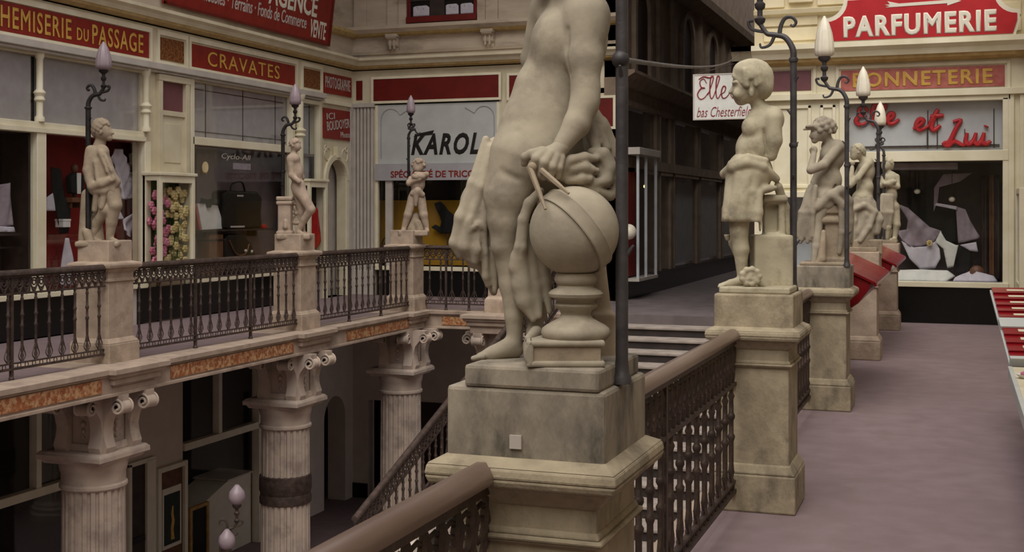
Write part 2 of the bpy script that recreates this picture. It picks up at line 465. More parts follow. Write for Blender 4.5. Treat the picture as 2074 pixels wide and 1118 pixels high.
def surface_nets(name, D, lo, vox, smooth_it):
    I = D < 0
    c = I[:-1, :-1, :-1].astype(np.int8)
    s = np.zeros(c.shape, np.int8)
    for dx in (0, 1):
        for dy in (0, 1):
            for dz in (0, 1):
                s += I[dx:dx + c.shape[0], dy:dy + c.shape[1], dz:dz + c.shape[2]]
    act = (s > 0) & (s < 8)
    idx = np.full(act.shape, -1, np.int64)
    cells = np.argwhere(act); nv = len(cells); idx[act] = np.arange(nv)
    acc = np.zeros((nv, 3)); cnt = np.zeros(nv)
    for axis in range(3):
        o1, o2 = [a for a in range(3) if a != axis]
        for u in (0, 1):
            for w in (0, 1):
                a = cells.copy(); a[:, o1] += u; a[:, o2] += w
                b = a.copy(); b[:, axis] += 1
                da = D[a[:, 0], a[:, 1], a[:, 2]]; db = D[b[:, 0], b[:, 1], b[:, 2]]
                x = (da < 0) != (db < 0)
                t = np.clip(np.where(x, da / (da - db + 1e-12), 0), 0, 1)
                p = a.astype(float); p[:, axis] += t
                acc[x] += p[x]; cnt[x] += 1
    V = acc / np.maximum(cnt, 1)[:, None] * vox + lo
    Q = []
    for axis in range(3):
        o1, o2 = [(1, 2), (2, 0), (0, 1)][axis]
        sa = [slice(None)] * 3; sb = [slice(None)] * 3; sa[axis] = slice(0, -1); sb[axis] = slice(1, None)
        A = I[tuple(sa)]; B = I[tuple(sb)]
        e = np.argwhere(A != B)
        e = e[(e[:, o1] > 0) & (e[:, o2] > 0) & (e[:, o1] < D.shape[o1] - 1) & (e[:, o2] < D.shape[o2] - 1)]
        def cell(d1, d2):
            q = e.copy(); q[:, o1] -= d1; q[:, o2] -= d2
            return idx[q[:, 0], q[:, 1], q[:, 2]]
        q = np.stack([cell(1, 1), cell(0, 1), cell(0, 0), cell(1, 0)], 1)
        fl = ~A[e[:, 0], e[:, 1], e[:, 2]]
        q[fl] = q[fl][:, ::-1]
        Q.append(q)
    Q = np.concatenate(Q)
    for _ in range(smooth_it):
        acc = np.zeros_like(V); cnt = np.zeros(nv)
        for i in range(4):
            for j in (1, 3):
                np.add.at(acc, Q[:, i], V[Q[:, (i + j) % 4]]); np.add.at(cnt, Q[:, i], 1)
        V = 0.5 * V + 0.5 * acc / np.maximum(cnt, 1)[:, None]
    me = bpy.data.meshes.new(name)
    me.vertices.add(nv); me.vertices.foreach_set('co', V.ravel())
    me.loops.add(Q.size); me.loops.foreach_set('vertex_index', Q.ravel().astype(np.int32))
    me.polygons.add(len(Q)); me.polygons.foreach_set('loop_start', np.arange(0, Q.size, 4, dtype=np.int32))
    me.update(calc_edges=True); me.validate()
    return me
# ------------------------------------------------------------------ the setting: floors, gallery edges, walls, roof
LOW = -4.2
def slab(name, m, *b, bevel=0.0, fr=None):
    return struct(MB().box(*b, fr=fr).build(name, m, bevel=bevel))

slab('floor_right', M['floor'], -1.42, 0.95, -4, 20.15, -.3, 0)
slab('floor_left', M['floor'], -11.8, -8.76, 3, 22.96, -.28, 0)
slab('floor_far', M['floor'], -8.76, -6.2, 19.70, 22.96, -.28, 0)
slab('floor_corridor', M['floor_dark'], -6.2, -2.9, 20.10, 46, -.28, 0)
slab('floor_lower', M['floor'], -13.2, 1.2, -4, 24.4, LOW - .2, LOW)

def edge(name, y0, y1, x, along='Y'):
    e = MB()
    fr = (lambda u, v, w: (x + w, u, v)) if along == 'Y' else (lambda u, v, w: (u, x - w, v))
    e.box(y0, y1, -.30, -.05, -.6, 0, fr)
    e.box(y0, y1, -.05, .012, -.35, .05, fr)
    e.box(y0, y1, -.075, -.05, -.3, .025, fr)
    e.box(y0, y1, -.30, -.262, -.3, .03, fr)
    return struct(e.build(name, M['entab'], bevel=.006))
edge('trim_1', 3, 19.65, -8.72)
edge('trim_2', -8.72, -6.2, 19.65, 'X')
edge('trim_3', -4, 20.1, -1.42) if False else slab('trim_3', M['entab'], -1.5, -1.42, -4, 20.1, -.32, .0)
k = 4
for y0, y1 in ((9.2, 11.05), (12.3, 15.15), (16.75, 19.0)):
    slab('trim_%d' % k, M['marble'], y0, y1, -.235, -.09, 0, .014, fr=lambda u, v, w: (-8.72 + w, u, v)); k += 1
slab('trim_%d' % k, M['marble'], -8.38, -7.62, -.235, -.09, 0, .014, fr=lambda u, v, w: (u, 19.65 - w, v)); k += 1

# added unseen slabs shade the left and end walls; corridor ceiling gapped for daylight
slab('shade_slab_left', M['dark_stone'], -14, -9.6, 2, 24, 10, 10.2)
slab('shade_slab_far', M['dark_stone'], -14, 3, 19.0, 23, 10.0, 10.2)
slab('ceiling_corridor', M['brown_dark'], -6.2, -5.0, 23, 29, 6.9, 7.0)
slab('ceiling_corridor_far', M['brown_dark'], -6.2, -5.0, 38, 47, 6.9, 7.0)
slab('ceiling_corridor_side', M['brown_dark'], -4.1, -3.0, 23, 47, 6.9, 7.0)
slab('ceiling_corridor_end', M['brown_dark'], -5.0, -4.1, 44, 47, 6.9, 7.0)
for n, (y0, y1) in enumerate(((28.0, 30.3), (31.0, 33.5), (34.2, 36.7))): slab('window_%d' % (100 + n), M['blind_blue'], -6.24, -6.19, y0, y1, .5, 2.4)  # pale panels stand in for daylight reflected in the corridor panes

# stairs that climb from the lower level to the corridor mouth
st = thing('staircase', 'wide stone staircase with dark risers climbing to the shaded corridor', 'staircase', (-4.5, 13.3, LOW))
tr = MB(); ri = MB()
for i in range(15):
    y = 20.10 - .45 * i; z = -.155 * i
    if i: tr.box(-6.15, -2.95, y - .02, y + .47, z - .05, z)
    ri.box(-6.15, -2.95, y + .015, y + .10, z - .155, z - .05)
for i in range(1, 15):
    t0 = MB(); y = 20.10 - .45 * i; z = -.155 * i
    t0.box(-6.15, -2.95, y - .02, y + .47, z - .045, z)
    t0.build('tread', M['step'], st, bevel=.012)
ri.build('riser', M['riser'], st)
MB().prism([(20.1, -.33), (13.4, -2.64), (13.4, LOW), (20.1, LOW)], -6.15, -2.95, lambda u, v, w: (w, u, v)).build('stair_body', M['lowwall'], st)
MB().prism([(20.1, .02), (13.4, -2.30), (13.4, LOW), (20.1, LOW)], -6.36, -6.15, lambda u, v, w: (w, u, v)).build('stringer', M['lowwall'], st)

# ---- left wall
fr = FL
w = MB()
w.box(3, 22.96, 4.85, 10, -.25, 0, fr)              # facade above the cornice
struct(w.build('wall_left', M['stone_up']))
w = MB()
w.box(3, 22.96, 4.02, 4.62, -.2, 0, fr)             # frieze band that carries the signboards
w.box(3, 16.12, 3.86, 4.02, -.2, 0, fr); w.box(16.12, 22.96, 3.86, 4.02, -.2, 0, fr)
for a, b in ((15.95, 16.28), (17.06, 17.2), (20.44, 20.8), (21.5, 21.66), (22.76, 22.96)):
    w.box(a, b, 0, 3.86, -.2, .0, fr)
w.box(21.66, 22.76, 3.02, 3.86, -.2, 0, fr).box(16.28, 17.06, 0, 3.86, -.3, -.2, fr)
struct(w.build('wall_shopfront', M['cream']))
c = MB(); c.prism([(0, 4.85), (.30, 4.85), (.30, 4.80), (.24, 4.76), (.20, 4.70), (0, 4.70)], 3, 22.96, lambda a, b, q: FL(q, b, a))
struct(c.build('trim_10', M['cream']))
c = MB(); c.prism([(0, 4.70), (.19, 4.70), (.17, 4.665), (.06, 4.64), (0, 4.64)], 3, 22.96, lambda a, b, q: FL(q, b, a))
struct(c.build('trim_11', M['gilt']))
c = MB(); c.box(3, 21.55, 3.93, 4.03, 0, .16, fr).box(3, 21.55, 3.89, 3.93, 0, .1, fr)
struct(c.build('trim_12', M['pale'], bevel=.008))
c = MB(); c.prism([(0, 5.42), (.16, 5.42), (.16, 5.36), (.10, 5.30), (0, 5.28)], 21.85, 22.96, lambda a, b, q: FL(q, b, a))
struct(c.build('trim_13', M['gilt']))
# raised frames round each sign panel in the frieze
c = MB()
for a, b in ((8.9, 16.08), (16.33, 17.03), (17.18, 20.58), (20.85, 21.56)):
    for q in ((a - .06, a, 4.04, 4.58), (b, b + .06, 4.04, 4.58), (a, b, 4.5, 4.58), (a, b, 4.04, 4.09)):
        c.box(*q, 0, .035, fr)
struct(c.build('trim_14', M['cream2']))

# shop bays of the left wall: frames
def post(mb, u, z0, z1, r, w0, knob=None):
    prof = [(r * 1.5, 0), (r * 1.5, .06), (r, .09), (r, (z1 - z0) - .12), (r * 1.3, (z1 - z0) - .1), (r * 1.6, z1 - z0)]
    if knob:
        h = knob - z0
        prof = prof[:3] + [(r, h - .08), (r * 1.7, h - .05), (r * 1.25, h), (r * 1.9, h + .05), (r, h + .1)] + prof[3:]
    p = FL(u, z0, w0); mb.lathe(prof, p, 12)

f = MB()
f.box(6, 15.95, 2.80, 2.87, -.1, .06, fr).box(6, 15.95, 2.87, 2.95, -.1, .03, fr)
f.box(13.58, 13.76, .55, 2.80, -.08, .04, fr)
f.box(9.3, 9.5, .55, 3.9, -.08, .04, fr)
post(f, 13.67, 2.95, 3.93, .045, .0, 3.3); post(f, 15.98, 2.95, 3.93, .05, .03, 3.3); f.box(15.93, 16.08, .55, 2.80, -.08, .05, fr)
f.box(6, 15.95, .55, .62, -.1, .09, fr)
struct(f.build('window_1', M['cream2'], smooth=40, bevel=.006))
f = MB()
f.box(17.2, 20.44, 2.82, 2.95, -.1, .05, fr).box(17.2, 20.44, .55, .62, -.1, .09, fr)
f.box(17.14, 17.24, .55, 3.9, -.08, .05, fr).box(20.40, 20.5, .55, 3.9, -.08, .05, fr)
post(f, 20.62, 1.9, 3.93, .07, .08, 3.2)
struct(f.build('window_2', M['cream2'], smooth=40, bevel=.006))
f = MB()
f.box(20.78, 20.84, .55, 3.88, -.08, .03, fr).box(21.46, 21.54, .55, 3.88, -.08, .05, fr).box(20.78, 21.54, 3.80, 3.88, -.08, .04, fr).box(20.78, 21.54, .55, .62, -.08, .06, fr)
struct(f.build('window_3', M['cream2'], bevel=.006))
f = MB()                                                   # tall narrow door between the two shops
f.box(16.26, 16.36, 2.2, 3.86, -.05, .07, fr).box(16.98, 17.08, 2.2, 3.86, -.05, .07, fr).box(16.25, 17.09, 3.78, 3.88, -.05, .08, fr).box(16.36, 16.98, 3.24, 3.32, -.05, .05, fr)
f.box(16.36, 16.98, .0, 3.24, -.06, .02, fr).box(16.46, 16.88, 2.5, 3.12, 0, .035, fr).box(16.52, 16.82, 2.58, 3.04, .02, .028, fr)
struct(f.build('door_1', M['cream'], bevel=.006))
struct(MB().box(16.36, 16.98, 3.32, 3.78, -.05, .0, fr).build('window_4', M['wine']))

# panes
for n, (a, b, z0, z1) in enumerate(((6, 13.6, 2.95, 3.92), (13.74, 15.94, 2.95, 3.92), (17.22, 20.42, 2.95, 3.9))):
    struct(MB().box(a, b, z0, z1, -.06, -.052, fr).build('window_%d' % (5 + n), M['glass_sky']))
    struct(MB().box(a, b, z0, z1, -.16, -.09, fr).build('window_%d' % (15 + n), M['blind']))
g = MB()
for y in (17.75, 18.9, 20.0): g.box(y - .008, y + .008, 2.97, 3.88, -.09, -.08, fr)
g.box(17.3, 20.3, 3.745, 3.757, -.09, -.08, fr).box(17.3, 20.3, 3.05, 3.06, -.09, -.08, fr)
struct(g.build('window_18', M['brown_dark']))
for n, (a, b) in enumerate(((6, 13.6), (13.74, 15.93), (17.24, 20.40))):
    struct(MB().box(a, b, .62, 2.8, -.04, -.032, fr).build('window_%d' % (20 + n), M['glass']))
struct(MB().box(20.84, 21.46, .62, 3.8, -.04, -.032, fr).build('window_23', M['glass_sky']))
struct(MB().box(20.84, 21.46, .62, 3.8, -.3, -.2, fr).build('window_24', M['blind_pale']))

# shop interiors behind the panes
def showcase(name, a, b, m, fr=FL, depth=.9, z0=.55, z1=2.82, floor='mauve'):
    s = MB().box(a, b, z0, z1, -depth - .05, -depth, fr).box(a - .03, a, z0, z1, -depth, -.1, fr).box(b, b + .03, z0, z1, -depth, -.1, fr).box(a, b, z1 - .03, z1 + .02, -depth, -.1, fr)
    struct(s.build('wall_' + name, m))
    struct(MB().box(a, b, z0 - .03, z0 + .03, -depth, -.06, fr).build('floor_' + name, M[floor]))
showcase('dark_shop', 6, 13.66, M['brown_dark'], floor='brown_dark')
showcase('red_shop', 13.70, 17.15, M['red_cloth'], depth=.55, floor='red_cloth')
showcase('bag_shop', 17.2, 21.5, M['mauve'], depth=.55)

# black plinths below the shop windows
for n, (a, b) in enumerate(((3, 14.4), (15.75, 19.75))):
    struct(MB().box(a, b, .02, .55, -.15, .05, fr).build('baseboard_%d' % n, M['black']))
struct(MB().box(14.4, 15.75, .0, .55, -.15, .03, fr).box(19.75, 21.55, 0, .55, -.15, .03, fr).build('baseboard_3', M['pale']))

# arched recess at the end of the left wall
def arch_panel(name, fr, u0, u1, z0, z1, a0, a1, zs, w0, w1, m, n=14):
    """a wall slab with a round-headed opening"""
    c = (a0 + a1) / 2; r = (a1 - a0) / 2
    mb = MB()
    mb.box(u0, a0, z0, z1, w0, w1, fr); mb.box(a1, u1, z0, z1, w0, w1, fr)
    for i in range(n):
        t0, t1 = PI - PI * i / n, PI - PI * (i + 1) / n
        x0, x1 = c + r * math.cos(t0), c + r * math.cos(t1); y0, y1 = zs + r * math.sin(t0), zs + r * math.sin(t1)
        mb.prism([(x0, y0), (x1, y1), (x1, z1), (x0, z1)], w0, w1, fr)
    return struct(mb.build(name, m))
def arch_band(mb, fr, c, zs, r0, r1, w0, w1, n=16):
    for i in range(n):
        t0, t1 = PI * i / n, PI * (i + 1) / n
        mb.prism([(c + r0 * math.cos(t0), zs + r0 * math.sin(t0)), (c + r1 * math.cos(t0), zs + r1 * math.sin(t0)), (c + r1 * math.cos(t1), zs + r1 * math.sin(t1)), (c + r0 * math.cos(t1), zs + r0 * math.sin(t1))], w0, w1, fr)
arch_panel('wall_arch', FL, 21.66, 22.76, 0, 3.02, 21.80, 22.62, 2.35, -.2, 0, M['cream'])
b = MB(); arch_band(b, FL, 22.21, 2.35, .41, .52, 0, .05); b.box(21.69, 21.80, 0, 2.35, 0, .04, FL).box(22.62, 22.73, 0, 2.35, 0, .04, FL)
b.box(21.66, 22.76, 3.86, 3.94, 0, .07, FL)
b.prism([(22.15, 2.80), (22.27, 2.80), (22.31, 3.02), (22.11, 3.02)], 0, .09, FL)
for s in (-1, 1):
    b.ring(FL(22.21 + s * .36, 2.86, .01), .13, .012, (0, 1, 0), (0, 0, 1), 14, 5)
    b.ring(FL(22.21 + s * .44, 2.98, .01), .05, .01, (0, 1, 0), (0, 0, 1), 12, 5)
struct(b.build('trim_15', M['cream2'], smooth=40))
struct(MB().box(21.6, 22.8, 0, 3, -.36, -.28, FL).build('wall_niche', M['pale']))
struct(MB().box(21.82, 22.05, .1, 2.3, -.28, -.24, FL).build('door_2', M['brown_dark']))
# fluted corner pilasters
b = MB()
for u in (22.79, 22.85, 22.91): b.box(u - .02, u + .02, .0, 3.86, 0, .05, FL)
for u in (-11.74, -11.66, -11.58, -11.5, -11.42, -11.34): b.box(u - .028, u + .028, 0, 3.86, 0, .06, FE)
b.box(-11.8, -11.28, 3.86, 3.95, 0, .1, FE).box(-11.8, -11.28, 0, .5, 0, .09, FE)
struct(b.build('trim_16', M['pale'], bevel=.008))

# ---- end wall across the void
fr = FE
w = MB(); w.box(-12, -6.1, 4.85, 10, -.25, 0, fr)
struct(w.build('wall_far', M['stone_up']))
w = MB()
w.box(-11.8, -6.1, 3.93, 4.62, -.2, 0, fr)
w.box(-11.8, -11.28, 0, 3.93, -.2, 0, fr).box(-8.55, -7.95, 0, 3.93, -.2, .02, fr).box(-6.62, -6.1, 0, 3.93, -.2, .02, fr)
struct(w.build('wall_far_shopfront', M['cream']))
c = MB(); P2 = lambda a, b, q: FE(q, b, a)
c.prism([(0, 4.85), (.30, 4.85), (.30, 4.80), (.24, 4.76), (.20, 4.70), (0, 4.70)], -11.8, -6.1, P2)
struct(c.build('trim_17', M['cream']))
c = MB(); c.prism([(0, 4.70), (.19, 4.70), (.17, 4.665), (.06, 4.64), (0, 4.64)], -11.8, -6.1, P2)
struct(c.build('trim_18', M['gilt']))
c = MB()
c.prism([(0, 5.50), (.26, 5.50), (.26, 5.43), (.19, 5.36), (0, 5.32)], -11.8, -6.1, P2)
c.prism([(0, 5.0), (.05, 5.0), (.03, 4.94), (0, 4.94)], -11.8, -6.1, P2)
struct(c.build('trim_19', M['stone_up']))
c = MB(); c.prism([(0, 5.36), (.19, 5.36), (.14, 5.32), (0, 5.30)], -11.8, -6.1, P2)
struct(c.build('trim_20', M['gilt']))
for u in (-10.84, -8.76, -7.2):
    b = MB(); b.prism([(0, 5.32), (.2, 5.32), (.2, 5.24), (.13, 5.2), (.11, 5.1), (.06, 5.05), (.05, 4.98), (0, 4.98)], u - .11, u + .11, P2)
    b.box(u - .13, u + .13, 5.26, 5.33, 0, .21, fr)
    for s in (-.045, .045): b.box(u + s - .02, u + s + .02, 5.02, 5.24, .1, .155, fr)
    struct(b.build('trim_%d' % (30 + int(-u)), M['stone_up'], bevel=.008))
b = MB()
for u in (-11.62, -10.86, -8.72): b.box(u - .14, u + .14, 5.5, 10, 0, .05, fr)
b.box(-10.72, -10.55, 5.5, 9, 0, .10, fr).box(-9.0, -8.83, 5.5, 9, 0, .10, fr)
struct(b.build('trim_21', M['stone_up'], bevel=.01))
b = MB(); b.box(-10.54, -9.01, 5.54, 5.66, 0, .13, fr).box(-10.54, -10.47, 5.66, 8, 0, .07, fr).box(-9.08, -9.01, 5.66, 8, 0, .07, fr)
struct(b.build('window_30', M['red_dark'], bevel=.005))
struct(MB().box(-10.47, -9.08, 5.66, 8, -.005, .02, fr).build('window_31', M['black']))
b = MB(); b.box(-10.04, -9.72, 5.66, 8, .02, .055, fr)
struct(b.build('window_32', M['brown_dark']))
for n, (a, b2) in enumerate(((-10.42, -10.06), (-9.70, -9.42), (-9.38, -9.1))):
    q = [(a, 5.68)] + [(b2, 5.68), (b2, 5.85)] + [(b2 + (a - b2) * i / 6, 5.80 + (.09 if i % 2 else .0)) for i in range(1, 6)] + [(a, 5.87)]
    cl = cloth('window_%d' % (33 + n), q, FE, .03, M['shirt'], amp=.004, thick=.006); struct(cl)
    cl = cloth('window_%d' % (36 + n), [(a, 6.02), (b2, 6.02), (b2, 6.3), (a, 6.3)], FE, .03, M['shirt'], amp=.004, thick=.006); struct(cl)
b = MB(); b.box(-10.47, -9.08, 5.985, 6.01, .02, .05, fr)
struct(b.build('window_39', M['brown_dark']))

# knitwear shop front on the end wall
f = MB()
f.box(-11.28, -8.55, .52, .60, -.05, .09, fr)
f.box(-11.28, -11.22, .6, 3.9, -.05, .03, fr).box(-8.61, -8.55, .6, 3.9, -.05, .03, fr)
struct(f.build('window_40', M['cream2'], bevel=.006))
struct(MB().box(-11.05, -10.9, .6, 2.36, -.05, .02, fr).build('window_41', M['pale']))
struct(MB().box(-11.22, -8.61, .6, 2.36, -.035, -.028, fr).build('window_42', M['glass']))
struct(MB().box(-11.22, -8.61, .0, .52, -.1, .05, fr).box(-7.9, -6.6, 0, .52, -.1, .05, fr).build('baseboard_4', M['black']))
showcase('knitwear_shop', -11.7, -8.61, M['dark'], FE, .8, .55, 2.40, 'brown_dark')
struct(MB().box(-11.65, -8.63, .6, 1.95, -.75, -.70, fr).build('wall_yellow', M['yellow']))
f = MB(); f.box(-7.95, -6.62, .52, .6, -.05, .08, fr).box(-7.95, -6.62, 2.6, 2.72, -.05, .05, fr)
struct(f.build('window_43', M['cream2']))
struct(MB().box(-7.93, -6.64, .6, 3.9, -.06, -.05, fr).build('window_44', M['glass_sky']))
showcase('far_shop', -7.93, -6.64, M['brown_dark'], FE, .6, .55, 3.93, 'brown_dark')

# ---- corridor beyond the stairs (dark): left facade, far end
fr = FC
w = MB()
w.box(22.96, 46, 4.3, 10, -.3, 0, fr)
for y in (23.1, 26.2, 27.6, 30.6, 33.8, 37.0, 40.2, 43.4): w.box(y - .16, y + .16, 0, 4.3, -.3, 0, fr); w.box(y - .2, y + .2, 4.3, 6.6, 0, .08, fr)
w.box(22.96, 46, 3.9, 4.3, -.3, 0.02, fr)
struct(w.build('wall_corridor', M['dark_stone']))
w = MB()
w.prism([(0, 4.42), (.34, 4.42), (.34, 4.36), (.2, 4.28), (.1, 4.16), (0, 4.14)], 22.8, 46, lambda a, b, q: FC(q, b, a))
w.box(22.96, 46, 2.58, 2.78, -.1, .06, fr).box(22.96, 46, 3.8, 3.9, -.1, .05, fr)
w.prism([(0, 6.9), (.4, 6.9), (.36, 6.72), (.12, 6.6), (0, 6.55)], 22.8, 46, lambda a, b, q: FC(q, b, a))
struct(w.build('trim_22', M['dark_stone']))
struct(MB().box(22.96, 46, 0, .42, -.2, .06, fr).build('baseboard_5', M['black']))
for n, y in enumerate((24.6, 29.1, 32.2, 35.4, 38.6)):
    b = MB(); arch_band(b, FC, y, 5.75, .55, .72, 0, .09, 14)
    b.box(y - .72, y - .55, 4.45, 5.75, 0, .09, fr).box(y + .55, y + .72, 4.45, 5.75, 0, .09, fr)
    struct(b.build('window_%d' % (50 + n), M['dark_stone']))
    q = [(y - .55, 4.45), (y + .55, 4.45)] + [(y + .55 * math.cos(PI * i / 12), 5.75 + .55 * math.sin(PI * i / 12)) for i in range(13)]
    struct(MB().prism(q, .0, .02, FC).build('window_%d' % (60 + n), M['wine'] if n == 9 else M['brown_dark']))
for n, (a, b2) in enumerate(((23.26, 26.04), (26.36, 27.44), (27.76, 30.44), (30.76, 33.64), (33.96, 36.84), (37.16, 40.04), (40.36, 43.24))):
    struct(MB().box(a, b2, .42, 3.8, -.05, -.04, fr).build('window_%d' % (70 + n), M['glass']))
    f = MB()
    for y in (a + .03, b2 - .03): f.box(y - .035, y + .035, .42, 3.8, -.06, .02, fr)
    f.box(a, b2, 2.5, 2.6, -.06, .05, fr)
    struct(f.build('window_%d' % (80 + n), M['dark_stone']))
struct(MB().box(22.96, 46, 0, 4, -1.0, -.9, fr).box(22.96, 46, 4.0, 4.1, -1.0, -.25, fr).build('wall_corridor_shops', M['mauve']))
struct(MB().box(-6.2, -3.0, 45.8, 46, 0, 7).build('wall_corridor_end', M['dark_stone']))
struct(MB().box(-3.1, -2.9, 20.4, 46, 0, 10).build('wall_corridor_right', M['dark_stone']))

# ---- end wall of the right gallery
fr = FP
P3 = lambda a, b, q: FP(q, b, a)
w = MB()
w.box(-3.1, .95, 4.2, 10, -.25, 0, fr)
struct(w.build('wall_back', M['stone_warm']))
w = MB()
w.box(-3.1, .95, 3.56, 4.2, -.25, 0, fr)
w.box(-3.1, -1.66, 2.0, 3.56, -.25, 0, fr).box(-3.1, -2.9, 0, 2, -.25, 0, fr).box(-1.95, -1.66, 0, 2, -.25, 0, fr).box(.70, .95, 0, 3.56, -.25, 0, fr)
struct(w.build('wall_back_shopfront', M['cream2']))
c = MB(); c.prism([(0, 4.36), (.36, 4.36), (.36, 4.28), (.28, 4.22), (.24, 4.14), (0, 4.14)], -3.42, .95, P3)
c.prism([(-.25, 4.36), (.36, 4.36), (.36, 4.28), (.28, 4.22), (.24, 4.14), (-.25, 4.14)], -3.42, -3.1, P3)
struct(c.build('trim_23', M['cream2']))
c = MB(); c.prism([(0, 4.14), (.22, 4.14), (.19, 4.09), (.05, 4.05), (0, 4.05)], -3.3, .95, P3)
struct(c.build('trim_24', M['gilt']))  # ochre under this cornice stands in for its soft shading
c = MB()
c.box(-3.15, .95, 3.5, 3.60, 0, .09, fr).box(-1.66, .75, 3.42, 3.5, -.06, .05, fr)
for a, b2, z0, z1 in ((-2.86, -2.17, 3.64, 4.0), (-1.77, .70, 3.6, 3.97)):
    for q in ((a - .05, a, z0 - .05, z1 + .05), (b2, b2 + .05, z0 - .05, z1 + .05), (a, b2, z1, z1 + .05), (a, b2, z0 - .05, z0)): c.box(*q, 0, .035, fr)
for a, b2 in ((-2.84, -2.2), (-2.06, -1.82)):
    for q in ((a, a + .05), (b2 - .05, b2)): c.box(*q, 2.1, 3.42, 0, .03, fr)
    c.box(a, b2, 3.37, 3.42, 0, .03, fr).box(a, b2, 2.1, 2.15, 0, .03, fr)
c.box(-3.1, -1.66, 1.95, 2.04, 0, .1, fr)
c.box(.72, .80, 0, 3.5, 0, .05, fr).box(.88, .94, 0, 3.5, 0, .05, fr).box(-1.76, -1.64, 0, 3.5, 0, .04, fr)
struct(c.build('trim_25', M['cream2'], bevel=.006))
c = MB()                                                   # rusticated blocks and mouldings above the cornice
c.prism([(0, 4.96), (.12, 4.96), (.10, 4.88), (0, 4.84)], -3.1, -1.6, P3)
for a, b2 in ((-2.95, -2.1), (-1.75, -1.55), (.62, .9)):
    for z in (4.46, 4.70): c.box(a, b2, z, z + .2, 0, .03, fr)
c.box(-3.05, -2.62, 5.0, 8, 0, .05, fr).box(-2.10, -1.6, 5.0, 8, 0, .06, fr)
c.box(-2.55, -2.48, 5.1, 8, 0, .07, fr).box(-2.24, -2.17, 5.1, 8, 0, .07, fr).box(-2.55, -2.17, 5.06, 5.14, 0, .08, fr)
c.prism([(0, 5.2), (.14, 5.2), (.1, 5.1), (0, 5.06)], .5, .95, P3)
struct(c.build('trim_26', M['stone_warm'], bevel=.008))
f = MB()
f.box(-1.64, .72, 2.5, 2.66, -.1, .06, fr).box(-1.64, .72, .56, .64, -.1, .09, fr).box(.64, .72, .6, 3.45, -.1, .05, fr)
struct(f.build('window_90', M['cream2'], bevel=.006))
struct(MB().box(-1.64, .66, 2.66, 3.43, -.03, -.02, fr).build('window_91', M['glass_sky']))
struct(MB().box(-1.64, .66, 2.66, 3.43, -.20, -.15, fr).build('window_92', M['blind_blue']))
g = MB()
for u in (-.44, -.30, .52): g.box(u - .008, u + .008, 2.7, 3.3, -.15, -.14, fr)
g.box(-1.6, .6, 2.74, 2.755, -.15, -.14, fr)
struct(g.build('window_93', M['brown_dark']))
struct(MB().box(-1.64, .66, .64, 2.5, -.04, -.032, fr).build('window_94', M['glass']))
struct(MB().box(-1.64, .72, .0, .56, -.1, .05, fr).build('baseboard_6', M['black']))
showcase('clothes_shop', -1.64, .68, M['brown_dark'], FP, .95, .58, 2.52, 'shirt')
struct(MB().box(-1.0, .0, 2.38, 2.48, -.5, -.08, fr).build('trim_27', M['mauve']))
f = MB(); f.box(-2.9, -1.95, 0, .5, -.15, 0, fr)
struct(f.build('baseboard_7', M['black']))
struct(MB().box(-2.9, -1.95, .5, 1.95, -.04, -.03, fr).build('window_95', M['glass']))
showcase('side_shop', -2.9, -1.95, M['blind_blue'], FP, .6, .5, 1.98, 'blind_blue')

# right wall of the walkway (mostly out of view) and the wall behind the viewer
struct(MB().box(.95, 1.2, -4, 20.15, LOW, 5.6).build('wall_right', M['cream']))
struct(MB().box(-1.6, -1.5, -4, 20.4, LOW, -.3).build('wall_lower_right', M['lowwall']))
struct(MB().box(-2.95, -1.42, 20.1, 20.4, LOW, 0).build('wall_lower_landing', M['lowwall']))
struct(MB().box(-13.2, -13.0, 2, 24.4, LOW, 10).build('wall_outer_left', M['dark']))  # dark outer shell, added to block sky showing through the shopfronts
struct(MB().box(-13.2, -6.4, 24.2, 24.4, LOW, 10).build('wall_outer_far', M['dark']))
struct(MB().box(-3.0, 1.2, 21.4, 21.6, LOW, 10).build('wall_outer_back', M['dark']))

# ---- lower level: left wall under the gallery
fr = FL
w = MB()
w.box(15.3, 16.98, LOW, -.3, -.4, 0, fr).box(16.98, 17.3, LOW, -.3, -.4, -.25, fr).box(20.0, 21.62, LOW, -.3, -.4, 0, fr)
struct(w.build('wall_lower_left', M['lowwall']))
arch_panel('wall_lower_arch', FL, 21.62, 22.96, LOW, -.3, 21.72, 22.62, -2.45, -.4, 0, M['lowwall'])
struct(MB().box(21.5, 22.96, LOW, -.3, -.9, -.8, fr).build('wall_lower_niche', M['lowwall']))
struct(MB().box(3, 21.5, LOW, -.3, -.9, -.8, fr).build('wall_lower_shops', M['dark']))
f = MB()
f.box(6, 15.3, -2.16, -2.04, -.1, .04, fr).box(17.0, 20.0, -2.16, -2.04, -.1, .04, fr)
f.box(13.58, 13.68, -2.04, -.3, -.1, .03, fr).box(10.0, 10.1, LOW, -.3, -.1, .03, fr)
f.box(17.98, 18.08, -2.04, -.3, -.1, .03, fr).box(19.22, 19.38, LOW, -.3, -.1, .05, fr)
struct(f.build('window_96', M['white'], bevel=.006))
struct(MB().box(6, 15.3, LOW, -.3, -.06, -.05, fr).build('window_97', M['glass']))
struct(MB().box(17.3, 19.25, LOW, -.3, -.06, -.05, fr).build('window_98', M['glass']))
f = MB(); f.box(15.62, 15.98, LOW, -2.15, 0, .012, fr)
struct(f.build('door_3', M['brown_dark']))
f = MB(); f.box(15.98, 16.2, LOW, -2.12, 0, .06, fr).box(15.56, 15.62, LOW, -2.1, 0, .05, fr).box(15.56, 16.2, -2.15, -2.08, 0, .05, fr)
struct(f.build('trim_28', M['white'], bevel=.008))
